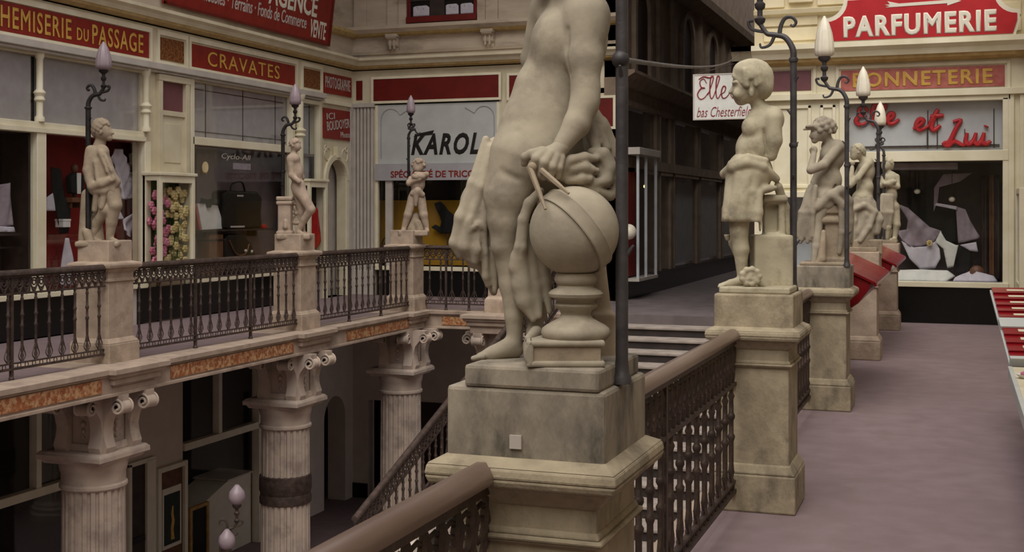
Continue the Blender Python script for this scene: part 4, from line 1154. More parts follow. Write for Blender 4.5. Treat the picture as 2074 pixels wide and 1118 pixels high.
lamp('dark lamp standard with a mauve glass behind the robed statue', -9.41, 11.70, 1.39, 1.54, .18, 1, .3, M['shade_l'], GLB, mi='black_iron', shade=(.09, .33), r=.03)
lamp('dark lamp standard with a mauve glass behind the bent-knee statue', -9.26, 15.80, 1.39, 1.46, .18, 1, .3, M['shade_l'], GLB, mi='black_iron', shade=(.085, .31), r=.028)
lamp('dark lamp standard with a mauve glass at the gallery corner', -9.04, 19.70, 1.39, 1.62, .04, 1, .3, M['shade_l'], GLB, mi='black_iron', shade=(.075, .32), r=.024)
lamp('upper of the two round-globe lamps rising from the lower level', -8.16, 12.5, LOW, 2.05, .19, 1, .35, M['shade_l'], 'lower level lamps', mi='iron', shade=(.10, .24), shade_round=True)

lamp('lower of the two round-globe lamps, its globe just above the near handrail', -8.2, 12.35, LOW, 1.56, .19, 1, .35, M['shade_l'], 'lower level lamps', mi='iron', shade=(.10, .24), shade_round=True)

# brace wire from the tall pole to the far cornice
b = MB(); n = 24
A = Vector((-.885, 3.34, 2.17)); B = Vector((-3.3, 19.95, 4.28))
b.tube([A.lerp(B, i / n) + Vector((0, 0, -.10 * 4 * (i / n) * (1 - i / n))) for i in range(n + 1)], .008, 6)
b.ball(A, .026, 8, 6)
tag(b.build('brace_wire', M['iron_lamp'], smooth=60), 'thin sagging wire from the tall lamp pole to the far cornice', 'wire')
# ------------------------------------------------------------------ carved statues
def statue(name, label, x, y, z0, group):
    """an Empty at the statue's foot, turned to the viewer's bearing; S(px, py, d) gives a point of the sketch plane at depth d"""
    t = thing(name, label, 'statue', (x, y, z0), YAW, group)
    tc = -SN * x + CS * y; lc = CS * x + SN * y
    def S_(px, py, d):
        d = d * tc / 2500
        tt = tc + d
        return np.array(((px - 1037) / 2500 * tt - lc, d, EYE + (425 - py) / 2500 * tt - z0))
    return t, S_, tc / 2500

GS = 'stone statues of the arcade'

# ---------- the large one: a nude youth, hand with dividers on a globe
t, P, kk = statue('globe_statue', 'large nude stone statue resting a hand with dividers on a globe', -1.113, 3.405, 1.322, GS)
m = M['statue']
c = Carve(P, kk)
K = 30
c.el((1092, 318, 12), (90, 72, 74), K).el((1092, 258, 10), (82, 62, 72), K).el((1120, 192, 12), (82, 56, 84), K)
c.el((1150, 92, 14), (76, 60, 100), K, tilt=.22).el((1122, 82, -20), (38, 32, 46), 30)
c.el((1186, 34, -30), (44, 42, 54), 22).el((1118, 22, 62), (40, 36, 46), 22).el((1185, 70, 40), (44, 48, 80), 22)
c.rc((1152, 10, 10), 38, (1138, -38, 0), 33, 14)
c.el((1178, 330, 35), (50, 48, 60), 24)
# near arm
c.rc((1190, 30, -42), 42, (1183, 118, -58), 36, 14).rc((1183, 118, -58), 36, (1186, 182, -66), 27, 10).rc((1186, 182, -66), 28, (1184, 210, -70), 27, 10)
c.rc((1185, 205, -70), 28, (1168, 252, -82), 26, 10).rc((1168, 252, -82), 26, (1138, 294, -94), 18, 8).el((1190, 45, -44), (42, 38, 56), 14)
# far arm, bent behind the hip
c.rc((1105, 20, 78), 34, (1080, 120, 105), 26, 10).rc((1080, 120, 105), 26, (1100, 215, 95), 19, 8)
# near leg and foot
c.rc((1060, 325, -2), 70, (1032, 395, -8), 51, 22).rc((1032, 395, -8), 51, (1025, 445, -12), 37, 14).rc((1025, 445, -12), 37, (1021, 496, -14), 27, 10).el((1012, 500, -22), (15, 16, 20), 10)
c.rc((1026, 520, -8), 25, (1036, 575, -3), 24, 10).rc((1036, 575, -3), 24, (1041, 640, -6), 18, 10).rc((1041, 640, -6), 18, (1042, 690, -6), 15, 8)
c.rc((1044, 708, -2), 17, (1000, 716, -18), 13, 8).rc((1034, 698, -8), 17, (990, 717, -22), 12, 8).rc((1000, 716, -18), 13, (972, 723, -24), 9, 6)
for i, (dx, dd, r) in enumerate(((0, -38, 6.0), (3, -28, 5), (5, -20, 4.8), (9, -12, 4.4), (14, -5, 4))):
    c.rc((978 + dx, 722, dd + 2), r + .8, (958 + dx, 726, dd), r, 2)
# far leg, its foot on the book
c.rc((1098, 350, 35), 54, (1092, 500, 42), 34, 14).rc((1092, 500, 42), 32, (1086, 640, 30), 19, 8).rc((1086, 640, 30), 17, (1080, 675, -10), 15, 8).rc((1086, 672, -40), 13, (1070, 686, -100), 8, 6)
# faint modelling of the trunk: breast line, navel, groin
c.rc((1096, 126, -58), 3, (1140, 124, -70), 3, 2).cut(14)
c.el((1046, 262, -58), (5, 8, 6), 2).cut(8)
c.rc((1010, 345, -58), 2, (1066, 372, -70), 2, 2).cut(12)
c.rc((1148, 60, -66), 3, (1156, 150, -66), 4, 2).cut(10)
# head (bowed, above the picture)
c.el((1112, -78, 0), (46, 40, 56), 10).el((1088, -52, -2), (24, 26, 34), 8).rc((1064, -72, -4), 6, (1058, -58, -4), 7, 4).el((1084, -30, -2), (12, 16, 10), 5).el((1120, -72, -40), (8, 6, 13), 3)
c.rc((1068, -84, -22), 4, (1080, -84, -30), 4, 2).cut(5).rc((1062, -42, -16), 2, (1074, -42, -26), 2, 1).cut(3)
FIG = c.build('figure', m, .0052, t)
c = Carve(P, kk)                                          # hair
c.el((1126, -98, 0), (52, 46, 48), 8).el((1148, -60, 4), (32, 40, 46), 8)
for i in range(16):
    a = i * .72; r = 30 + 8 * math.sin(i * 2.1)
    c.el((1122 + 44 * math.cos(a), -92 + 38 * math.sin(a) * (.6 if math.sin(a) > 0 else 1), -34 + 4.5 * i), (15, 14, 14), 3)
c.build('hair', m, .009, FIG)
# hand
c = Carve(P, kk)
c.rc((1138, 296, -95), 17, (1122, 312, -100), 17, 8).el((1112, 314, -100), (26, 15, 17), 8)
c.rc((1098, 306, -108), 10, (1076, 312, -112), 9.5, 3).rc((1076, 312, -112), 9.5, (1064, 318, -108), 9, 3).rc((1064, 318, -108), 9, (1062, 331, -102), 7.5, 3)
c.rc((1102, 308, -112), 10, (1086, 322, -124), 9.5, 3).rc((1086, 322, -124), 9.5, (1079, 344, -116), 8, 3).rc((1079, 344, -116), 7.5, (1086, 350, -106), 6.5, 3)
c.rc((1114, 312, -114), 10, (1102, 330, -126), 9.5, 3).rc((1102, 330, -126), 9.5, (1096, 354, -118), 8, 3).rc((1096, 354, -118), 7.5, (1101, 360, -108), 6.5, 3)
c.rc((1126, 318, -112), 9.5, (1118, 338, -122), 9, 3).rc((1118, 338, -122), 9, (1114, 360, -114), 7.5, 3).rc((1114, 360, -114), 7, (1118, 364, -104), 6, 3)
c.rc((1137, 320, -106), 8.5, (1132, 340, -114), 8, 3).rc((1132, 340, -114), 8, (1130, 358, -106), 6.5, 3)
c.rc((1122, 318, -84), 9, (1092, 332, -84), 8.5, 3).rc((1092, 332, -84), 8.5, (1078, 342, -92), 7, 3)
c.build('hand', m, .0036, FIG)
# drapery: the hanging swag on the far side, the strip along the globe, the bunched folds under the elbow
c = Carve(P, kk)
c.rc((1006, 300, 40), 24, (974, 410, 34), 40, 14).rc((974, 410, 34), 40, (950, 486, 26), 36, 12).rc((962, 486, 26), 34, (962, 525, 22), 20, 12).rc((1000, 480, 34), 30, (998, 560, 32), 18, 12).rc((990, 420, 42), 34, (992, 540, 36), 24, 12).rc((992, 540, 36), 22, (1000, 592, 28), 8, 8)
c.chain([((984, 282, 20), 8), ((958, 372, 4), 11), ((934, 440, -2), 13), ((921, 492, 2), 11), ((930, 518, 6), 7)], 9)
c.chain([((996, 300, 12), 9), ((974, 380, -2), 12), ((952, 450, -8), 12), ((944, 500, -6), 12), ((948, 526, 2), 6)], 9)
c.chain([((1004, 330, 6), 9), ((990, 410, -4), 11), ((976, 462, -6), 11), ((968, 505, -8), 13), ((962, 530, -6), 8)], 8)
c.chain([((952, 468, -16), 5), ((964, 456, -16), 7), ((976, 452, -10), 6)], 4).chain([((978, 456, -8), 7), ((982, 510, -4), 9), ((985, 560, 2), 9), ((988, 578, 6), 6)], 5)
c.chain([((1000, 440, 0), 10), ((1002, 520, 6), 10), ((1002, 590, 12), 6)], 5).chain([((1012, 470, 30), 20), ((1012, 570, 32), 12)], 6)
for a, b_, r in (((958, 400, -16), (930, 480, -18), 2), ((982, 395, -14), (958, 455, -22), 2.5), ((958, 470, -22), (955, 525, -20), 2.5), ((976, 468, -16), (976, 548, -12), 3), ((994, 430, -10), (994, 575, -4), 3)): c.rc(a, r, b_, r, 2).cut(6)
c.build('swag', m, .0052, t)
c = Carve(P, kk)
c.chain([((1094, 388, -58), 9), ((1072, 412, -62), 11), ((1060, 445, -62), 11), ((1055, 500, -56), 13), ((1047, 540, -40), 17)], 5)
c.chain([((1052, 520, -40), 18), ((1058, 575, -36), 21), ((1066, 610, -38), 20), ((1080, 648, -48), 6)], 6)
c.chain([((1072, 500, -26), 18), ((1084, 580, -30), 17), ((1092, 640, -46), 7)], 6).chain([((1094, 490, -22), 16), ((1105, 570, -30), 12), ((1113, 632, -40), 6)], 5)
c.chain([((1044, 545, -30), 12), ((1052, 600, -24), 12), ((1062, 622, -24), 7)], 5).chain([((1070, 470, -20), 18), ((1066, 520, -24), 20)], 8)
c.rc((1072, 520, -58), 3, (1080, 640, -58), 2, 2).cut(5).rc((1092, 520, -50), 3, (1100, 625, -54), 2, 2).cut(5).rc((1056, 450, -78), 2, (1052, 520, -66), 2, 2).cut(5)
c.build('sash', m, .0046, t)
c = Carve(P, kk)
c.chain([((1186, 212, 8), 18), ((1212, 262, -2), 22), ((1226, 318, -10), 25), ((1232, 360, -22), 20)], 10).el((1200, 350, -12), (46, 34, 36), 10).el((1206, 300, 4), (32, 30, 50), 10)
c.chain([((1222, 245, 0), 8), ((1242, 295, -8), 10), ((1254, 342, -18), 10), ((1254, 374, -34), 9), ((1236, 396, -50), 10), ((1208, 386, -64), 10), ((1172, 374, -72), 8)], 5)
c.chain([((1138, 358, -84), 9), ((1141, 338, -90), 10), ((1156, 324, -92), 10), ((1184, 318, -82), 10), ((1206, 322, -70), 8)], 4)
c.chain([((1150, 358, -82), 9), ((1160, 342, -88), 10), ((1184, 338, -84), 11), ((1206, 346, -74), 9)], 4)
c.chain([((1198, 308, -56), 9), ((1222, 312, -60), 13), ((1236, 340, -58), 14), ((1230, 364, -62), 12), ((1204, 372, -70), 9)], 5)
c.chain([((1150, 366, -84), 8), ((1178, 362, -84), 11), ((1200, 362, -78), 8)], 4).el((1216, 345, -42), (26, 20, 28), 5).rc((1206, 330, -72), 2.5, (1204, 366, -82), 2.5, 2).cut(6)
c.chain([((1188, 236, -14), 9), ((1200, 275, -32), 12), ((1208, 302, -44), 10)], 6).chain([((1214, 262, -26), 7), ((1230, 300, -36), 9)], 5)
c.build('drapery', m, .0046, t)
# globe, its raised band, turned stand, book
gc = P(1163, 468, -92); gr = 91 * kk * (1 - 92 * kk / 3.575)
b = MB(); b.ball(tuple(gc), gr, 48, 26); gl = b.build('globe', m, t, smooth=60, local=True)
chord = np.array((.63, 0, -.78)); perp = np.array((.78, 0, .63))
nrm = perp * .956 - np.array((0, -1, 0)) * .286 * -1
nrm = perp * .956 + np.array((0, 1, 0)) * .286
nrm /= np.linalg.norm(nrm); e1 = chord; e2 = np.cross(nrm, e1)
h = gr * .175
def fb(a, b_, c_): return tuple(gc + e1 * a + e2 * b_ + nrm * c_)
prof = [(gr * .95, -h), (math.sqrt(gr * gr - h * h) + .006, -h), (math.sqrt(gr * gr - h * h) + .007, -h * .82), (gr + .0035, -h * .72), (gr + .0045, 0), (gr + .0035, h * .72), (math.sqrt(gr * gr - h * h) + .007, h * .82), (math.sqrt(gr * gr - h * h) + .006, h), (gr * .95, h)]
vs = []; n = 72
for r, z in prof:
    for i in range(n): vs.append(fb(r * math.cos(2 * PI * i / n), r * math.sin(2 * PI * i / n), z))
fs = [(j * n + i, j * n + (i + 1) % n, ((j + 1) % len(prof)) * n + (i + 1) % n, ((j + 1) % len(prof)) * n + i) for j in range(len(prof)) for i in range(n)]
MB().add(vs, fs).build('globe_band', m, gl, smooth=40, local=True)
b = MB(); sx = P(1166, 600, -92)
pr = [(40, 553), (44, 560), (45, 566), (42, 573), (37, 577), (39, 582), (52, 588), (58, 594), (56, 600), (40, 607), (38, 612), (46, 617), (44, 622), (34, 628), (31, 636), (36, 644), (50, 652), (62, 658), (70, 664), (73, 672), (71, 680), (64, 688), (58, 692), (58, 698)]
b.lathe([(r * kk * .93, P(1166, y, -92)[2]) for r, y in pr][::-1], (sx[0], sx[1], 0), 40)
b.build('globe_stand', m, t, smooth=40, local=True)
c = Carve(P, kk).bx((1222, 690, 62), (24, 34, 60), 6, 3).rc((1216, 640, 62), 24, (1206, 520, 62), 20, 10).rc((1206, 520, 62), 20, (1190, 400, 40), 22, 10)
c.build('support', M['statue3'], .008, t)  # made-up block in darker stone, fills the dark gap beside the stand
p0 = P(1062, 755, -150); p1 = P(1226, 693, -150); zt, zb = p1[2], .0
zt = .072
b = MB(); x0, x1 = P(1066, 720, -150)[0], P(1225, 720, -150)[0]; y0, y1 = -.232, -.03
b.box(x0 + .012, x1 - .012, y0 + .008, y1 - .008, zb + .016, zt - .014); b.build('pages', M['statue3'], t, local=True)
b = MB(); b.box(x0, x1, y0, y1, zt - .016, zt).box(x0, x1, y0, y1, 0, .017)
sp = [(x0 + .006 - .014 * math.sin(PI * i / 8), zt * i / 8) for i in range(9)]
b.prism(sp + [(x0 + .02, zt), (x0 + .02, 0)], y0, y1, lambda a, c_, w: (a, w, c_))
b.build('book_cover', m, t, bevel=.006, local=True)
b = MB()
for tip, top in (((1105, 424, -176), (1072, 336, -128)), ((1152, 392, -170), (1096, 344, -130))):
    q, r0 = P(*tip), P(*top)
    b.tube([r0, r0 * .4 + q * .6, q], [.0085, .0075, .004], 6)
b.ball(tuple(P(1078, 338, -128)), .014, 8, 6)
b.build('dividers', M['statue3'], t, smooth=50, local=True)
b = MB(); b.box(-.175, .215, -.232, .20, -.062, .0)
o = b.build('plinth', M['ped_stain'], t, bevel=.01, local=True); o.rotation_euler = (0, 0, -YAW)
o.location = (.0, .0, .0)

def plinth(t, a, d, h, m):
    o = MB().box(-a, a, -d, d, 0, h).build('plinth', m, t, bevel=.01, local=True); o.rotation_euler = (0, 0, -YAW); return o

# ---------- child in a short skirt
t, P, kk = statue('child_statue', 'stone child statue in a short belted skirt leaning by a block', -1.113, 7.415, 1.262, GS)
m = M['statue2']
plinth(t, .205, .2, .038, m)
c = Carve(P, kk)
c.el((1543, 255, 0), (36, 30, 42), 10, tilt=.2).el((1528, 300, 0), (38, 31, 40), 10, tilt=.25).el((1517, 345, 0), (42, 36, 36), 10)
c.el((1564, 242, -8), (24, 26, 28), 8).el((1540, 240, 24), (24, 20, 26), 8).el((1518, 258, -16), (16, 16, 20), 7)
c.rc((1545, 232, 2), 17, (1534, 208, 2), 15, 6)
c.rc((1566, 240, -26), 17.5, (1569, 285, -28), 15, 5).rc((1569, 285, -28), 15, (1562, 316, -22), 11, 5).rc((1564, 314, -16), 10, (1556, 300, 30), 9, 4)
c.rc((1540, 245, 34), 15, (1530, 300, 40), 12, 5).rc((1530, 300, 40), 12, (1550, 330, 50), 9, 4)
# head, bent down and to the left
c.el((1520, 168, 0), (36, 32, 40), 6).el((1503, 186, 0), (20, 23, 27), 6).el((1500, 204, 0), (10, 13, 9), 4).rc((1486, 176, 0), 3.5, (1479, 187, 0), 4.5, 3)
c.rc((1484, 168, -8), 3, (1492, 166, -18), 3, 2).el((1522, 188, -30), (6, 5, 10), 2).el((1494, 190, -16), (10, 9, 10), 5)
c.rc((1484, 175, -9), 2, (1490, 175, -16), 2, 1).cut(4).rc((1482, 198, -6), 1.3, (1490, 198, -12), 1.3, 1).cut(2.5)
c.rc((1546, 262, -26), 1.5, (1552, 312, -24), 1.5, 1).cut(5)
# legs
c.rc((1498, 420, -8), 23, (1497, 468, -10), 19, 6).rc((1497, 468, -10), 17, (1501, 505, -8), 16, 5).rc((1501, 505, -8), 16, (1502, 556, -4), 9.5, 5)
c.rc((1504, 568, -2), 10, (1480, 574, -12), 8, 4).rc((1480, 574, -12), 8, (1459, 579, -18), 5.5, 3)
for i in range(4): c.rc((1466, 578, -26 + 6 * i), 4, (1455 + 2 * i, 581, -28 + 6 * i), 3.3, 1)
c.rc((1505, 420, 30), 21, (1492, 490, 40), 16, 6).rc((1492, 490, 40), 16, (1510, 555, 36), 9, 5).rc((1510, 570, 34), 9, (1488, 578, 26), 6, 4)
FIG = c.build('figure', m, .0085, t)
c = Carve(P, kk)
c.el((1526, 159, 2), (38, 37, 38), 8).el((1540, 178, 2), (25, 33, 26), 10).el((1510, 146, 0), (26, 32, 24), 8)
for i in range(60):                                       # combed locks falling from the crown
    a = i * 2.39996; x, y = math.cos(a), math.sin(a); f = .5 + .5 * ((i * 7) % 10) / 10
    end = (1.0 if x < -.3 else 2.0) * f
    pt = lambda th: (1526 + 38 * math.sin(th) * x, 160 - 38 * math.cos(th), 2 + 37 * math.sin(th) * y)
    c.chain([(pt(.15 + (end - .15) * q / 3), 3 + .5 * q) for q in range(4)], 2.5)
for i in range(9): c.rc((1496 + 1.5 * i, 138 + .5 * i, -4 - 3.4 * i), 5, (1486 + 3.4 * i, 153 + 2.6 * i + 2 * (i % 2), -6 - 3.2 * i), 5, 2.5)
c.build('hair', m, .0085, FIG)
c = Carve(P, kk)
c.rc((1518, 350, 2), 47, (1496, 425, 2), 33, 8)
for x0, x1, d, r in ((1476, 1474, -18, 12), (1490, 1487, -30, 12), (1507, 1502, -34, 13), (1524, 1516, -32, 12)): c.rc((x0 + 6, 355, d), r, (x1, 440, d - 2), r, 5)
c.chain([((1536, 392, -36), 9), ((1534, 430, -38), 11), ((1530, 462, -36), 12)], 4).el((1545, 384, -28), (30, 10, 9), 6, tilt=-.15).el((1520, 388, -40), (10, 7, 9), 4)
c.chain([((1466, 352, -6), 9), ((1484, 338, -30), 11), ((1512, 328, -40), 11), ((1545, 338, -36), 10), ((1572, 362, -16), 8)], 4)
c.chain([((1480, 330, -30), 6), ((1515, 318, -40), 7), ((1550, 325, -36), 7)], 4)
c.chain([((1576, 378, -10), 9), ((1590, 420, 4), 9), ((1594, 476, 8), 6)], 4).chain([((1475, 425, 14), 13), ((1471, 462, 16), 11), ((1474, 484, 16), 5)], 5)
c.rc((1497, 360, -50), 2, (1494, 440, -52), 2, 1).cut(4).rc((1480, 362, -40), 2, (1480, 440, -42), 2, 1).cut(4).rc((1470, 356, -36), 1.5, (1545, 350, -58), 1.5, 1).cut(4)
c.bx((1490, 462, 0), (40, 60, 13), 1, 1).cut(2)
c.build('skirt', m, .008, t)
c = Carve(P, kk)
c.bx((1562, 530, 12), (39, 30, 55), 4, 3).bx((1567, 438, 14), (20, 22, 44), 4, 3).bx((1566, 402, 10), (25, 27, 7), 3, 3)
c.bx((1564, 442, -6), (13, 16, 28), 1, 1).cut(2)
c.build('block', m, .009, t)
c = Carve(P, kk)
c.el((1520, 562, -40), (19, 13, 17), 4)
for i in range(9):
    a = i * .7; c.el((1520 + 17 * math.cos(a), 560 + 15 * math.sin(a), -46), (7, 8, 7), 2)
c.el((1514, 560, -54), (4, 4, 4), 1).cut(2).el((1527, 560, -54), (4, 4, 4), 1).cut(2).el((1520, 570, -54), (6, 4, 3), 1).cut(2).rc((1540, 575, -40), 6, (1548, 582, -36), 4, 3)
c.build('mask', m, .007, t)

# ---------- curly-haired thinker
t, P, kk = statue('thinker_statue', 'curly-haired stone statue leaning with its hand to its chin', -1.11, 11.26, 1.262, GS)
m = M['statue']
plinth(t, .2, .2, .03, M['statue3'])
c = Carve(P, kk)
c.el((1686, 316, 0), (25, 22, 30), 8, tilt=-.15).el((1680, 365, 0), (25, 22, 30), 8).el((1672, 402, -4), (28, 24, 22), 8).el((1695, 298, -10), (16, 16, 16), 6).el((1678, 296, 16), (15, 13, 15), 6)
c.rc((1682, 292, 0), 10, (1672, 276, -2), 9.5, 5)
c.el((1664, 264, -2), (20, 19, 22), 5).el((1652, 274, -4), (11, 13, 14), 4).rc((1645, 270, -4), 2.2, (1641, 276, -4), 3, 2).el((1650, 285, -4), (6, 8, 6), 3)
c.rc((1645, 267, -9), 1.5, (1650, 266, -14), 1.5, 1).cut(3).rc((1643, 282, -6), 1, (1648, 282, -10), 1, 1).cut(2)
c.rc((1698, 298, -20), 11, (1668, 334, -30), 9.5, 4).rc((1668, 334, -30), 9.5, (1642, 345, -30), 8, 4).rc((1642, 344, -30), 8, (1648, 312, -20), 6, 3).el((1648, 304, -16), (8, 8, 9), 3)
for i in range(4): c.rc((1646, 300 + 3 * i, -22 + 2 * i), 3, (1641 + i, 303 + 3.5 * i, -14), 2.5, 1)
c.rc((1676, 300, 26), 10, (1650, 370, 26), 8, 4).rc((1650, 370, 26), 8, (1660, 410, 10), 7, 4)
c.rc((1672, 408, -8), 18, (1656, 440, -10), 13, 6).rc((1656, 440, -12), 11, (1654, 500, -18), 9, 5).rc((1652, 500, -20), 8, (1648, 530, -22), 6, 4).rc((1652, 534, -20), 6, (1634, 540, -26), 4, 3)
c.rc((1695, 300, 4), 2, (1690, 390, -20), 2, 1).cut(4)
FIG = c.build('figure', m, .009, t)
c = Carve(P, kk)
c.el((1670, 256, 2), (20, 21, 17), 4)
for i in range(34):
    a = i * 2.399; h = 1 - 1.5 * i / 34; r = math.sqrt(max(0, 1 - h * h))
    c.el((1669 + 22 * r * math.cos(a), 260 - 20 * h, 2 + 22 * r * math.sin(a)), (6.5, 6.5, 6), 2)
c.rc((1652, 258, -8), 5, (1628, 262, -12), 2.5, 2).rc((1655, 254, -14), 5, (1634, 256, -16), 3, 2)
c.build('hair', m, .0085, FIG)
c = Carve(P, kk)
c.el((1640, 420, 2), (16, 18, 50), 6, tilt=.12).el((1668, 412, -14), (24, 14, 16), 6)
for i in range(7): c.chain([((1652 - 2.2 * i, 378 + 3 * i, -22 + 4 * i), 5), ((1646 - 4 * i, 430, -22 + 4 * i), 5.5), ((1646 - 5 * i, 478 + 6 * (i % 3), -18 + 4 * i), 4.5)], 3)
c.chain([((1650, 470, -14), 7), ((1652, 505, -14), 7), ((1650, 522, -12), 5)], 4)
c.chain([((1655, 420, -20), 9), ((1680, 395, -26), 9), ((1702, 386, -24), 10), ((1718, 408, -14), 10), ((1719, 450, -10), 9), ((1714, 505, -8), 6)], 4)
c.el((1710, 450, -4), (13, 12, 55), 8).chain([((1690, 398, -28), 8), ((1706, 415, -26), 8), ((1706, 470, -20), 7), ((1700, 512, -16), 5)], 4).chain([((1724, 430, 2), 7), ((1722, 490, 4), 6)], 4)
c.rc((1712, 410, -28), 1.5, (1712, 480, -22), 1.5, 1).cut(3)
c.build('drapery', m, .009, t)
c = Carve(P, kk)
c.bx((1686, 482, 4), (20, 20, 52), 3, 3).rc((1648, 446, -14), 8.5, (1700, 446, -14), 8.5, 3).bx((1676, 424, 0), (32, 22, 9), 3, 3).bx((1690, 530, 4), (25, 24, 8), 2, 3)
c.rc((1668, 470, -26), 5, (1664, 525, -28), 9, 3).rc((1664, 525, -28), 9, (1655, 535, -28), 6, 3)
c.build('stool', M['statue3'], .0095, t)

# ---------- bowed figure
t, P, kk = statue('bowed_statue', 'stone statue with a bowed head and swirling drapery beyond the thinker', -1.085, 15.13, 1.262, GS)
m = M['statue2']
plinth(t, .2, .2, .05, M['statue3'])
c = Carve(P, kk)
c.el((1755, 345, 0), (17, 16, 24), 6, tilt=-.1).el((1752, 380, 0), (17, 16, 22), 6).el((1747, 400, 0), (21, 18, 16), 6).el((1758, 330, -6), (12, 12, 12), 5)
c.rc((1752, 328, 0), 7.5, (1740, 314, -2), 7, 4).el((1735, 308, -2), (13, 13, 15), 4).el((1729, 316, -2), (7, 9, 9), 3).rc((1725, 313, -2), 1.6, (1722, 318, -2), 2, 1.5)
c.rc((1758, 332, -14), 7.5, (1736, 362, -20), 6.5, 3).rc((1736, 362, -20), 6.5, (1722, 376, -18), 5.5, 3).rc((1722, 374, -18), 5.5, (1726, 340, -12), 4.5, 3).el((1727, 330, -10), (5, 5, 6), 2)
c.rc((1745, 335, 16), 7, (1728, 370, 16), 5.5, 3)
FIG = c.build('figure', m, .01, t)
c = Carve(P, kk).el((1738, 304, 0), (13, 13.5, 12), 3).el((1747, 312, 2), (7, 9, 10), 3).curls((1738, 306, 0), (13, 13.5, 14), 40, 3.6, 2, -.35, PI * 1.05)
c.build('hair', m, .01, FIG)
c = Carve(P, kk)
c.rc((1748, 410, 2), 22, (1745, 480, 2), 26, 6)
for i, (a, b_) in enumerate((((1734, 405), (1728, 490)), ((1760, 400), (1736, 470)), ((1768, 412), (1752, 492)), ((1774, 420), (1776, 470)))):
    c.chain([((a[0], a[1], -10), 7), (((a[0] + b_[0]) / 2 + (6 if i % 2 else -3), (a[1] + b_[1]) / 2, -17), 8), ((b_[0], b_[1], -16), 7)], 5)
c.chain([((1730, 425, -20), 5), ((1750, 415, -24), 6), ((1770, 430, -20), 7), ((1760, 460, -24), 6), ((1742, 488, -24), 5)], 3)
c.build('drapery', M['statue'], .01, t)
c = Carve(P, kk).bx((1750, 500, 4), (30, 28, 16), 3, 3)
c.build('rock', M['statue3'], .012, t)

# ---------- figure with folded arms
t, P, kk = statue('folded_arms_statue', 'farthest stone statue on the right with folded arms', -1.03, 18.92, 1.262, GS)
plinth(t, .2, .2, .05, M['statue3'])
c = Carve(P, kk)
c.el((1803, 362, 0), (15, 13, 16), 5).el((1804, 395, 0), (13, 12, 20), 5).el((1805, 418, 0), (15, 13, 13), 5).rc((1800, 352, 0), 6, (1797, 343, 0), 5.5, 3)
c.el((1796, 334, 0), (10.5, 10, 12.5), 3).el((1792, 338, -3), (6, 8, 8), 3).rc((1816, 358, -4), 6, (1818, 378, -8), 5, 3).rc((1818, 378, -8), 5, (1792, 372, -16), 4.5, 3)
c.rc((1790, 358, -4), 6, (1786, 376, -8), 5, 3).rc((1786, 376, -8), 5, (1812, 368, -17), 4.5, 3)
c.rc((1812, 420, 0), 10, (1816, 455, -4), 7.5, 4).rc((1816, 455, -4), 7.5, (1812, 482, -2), 5, 3).rc((1800, 420, 0), 10, (1798, 460, -6), 7, 4).rc((1798, 460, -6), 7, (1796, 482, -4), 5, 3).rc((1812, 484, -4), 4.5, (1804, 486, -14), 3.5, 2)
FIG = c.build('figure', M['statue2'], .011, t)
c = Carve(P, kk).el((1798, 330, 1), (10.5, 10.5, 10), 3).el((1804, 336, 2), (6, 8, 9), 3).curls((1798, 332, 1), (10.5, 10.5, 11.5), 30, 3.2, 2, -.3, PI * 1.3)
c.build('hair', M['statue2'], .011, FIG)
c = Carve(P, kk)
for i in range(4): c.chain([((1788 + 6 * i, 396, -10), 5), ((1784 + 7 * i, 430, -12), 5.5), ((1788 + 4 * i, 458 + 5 * (i % 2), -8), 4)], 2.5)
c.rc((1800, 470, 6), 9, (1795, 484, 6), 9, 3)
c.build('drapery', M['statue'], .011, t)

# ---------- left gallery: robed figure
t, P, kk = statue('robed_statue', 'weathered stone statue in a rough tunic on the left gallery pedestal', -9.255, 11.80, 1.40, GS)
m = M['statue3']
c = Carve(P, kk)
c.el((208, 265, 0), (17, 18, 21), 4).el((218, 270, -2), (9, 12, 13), 3).rc((225, 263, -2), 2.5, (229, 270, -2), 3, 2).el((221, 280, -2), (7, 8, 6), 2).rc((205, 280, 2), 10, (200, 300, 2), 13, 4).el((204, 268, -17), (3.5, 3, 5.5), 1)
c.rc((222, 263, -9), 1.5, (226, 263, -5), 1.5, 1).cut(3)
c.rc((226, 385, -6), 17, (234, 415, -12), 13, 5).rc((234, 415, -12), 12, (226, 450, -6), 11, 4).rc((226, 450, -6), 11, (222, 482, -4), 7.5, 4).rc((224, 486, -4), 7, (236, 489, -14), 5, 3)
c.rc((204, 390, 0), 17, (214, 425, -8), 12, 5).rc((214, 425, -8), 12, (196, 452, 4), 10, 4).rc((196, 452, 4), 10, (188, 482, 6), 7.5, 4).rc((190, 486, 4), 7, (204, 490, -6), 5, 3)
FIG = c.build('figure', m, .0105, t)
c = Carve(P, kk).el((204, 257, 1), (18, 19, 17), 3).el((196, 266, 3), (11, 15, 14), 3).curls((204, 260, 1), (18, 18, 19), 60, 4.2, 2, -.45, PI * 1.92)
c.build('hair', m, .0105, FIG)
c = Carve(P, kk)
c.el((196, 325, 0), (22, 21, 30), 7).rc((204, 330, -4), 22, (220, 372, -4), 20, 7).el((188, 318, -8), (15, 16, 22), 6).el((205, 308, -8), (16, 15, 16), 6)
c.chain([((184, 305, -14), 11), ((178, 345, -18), 10), ((186, 378, -22), 9)], 4).chain([((186, 378, -22), 8), ((206, 372, -28), 8), ((226, 362, -24), 8)], 4)
c.chain([((206, 310, -22), 8), ((222, 345, -24), 8), ((238, 368, -14), 7)], 4).chain([((194, 330, -24), 5), ((200, 365, -26), 6)], 3)
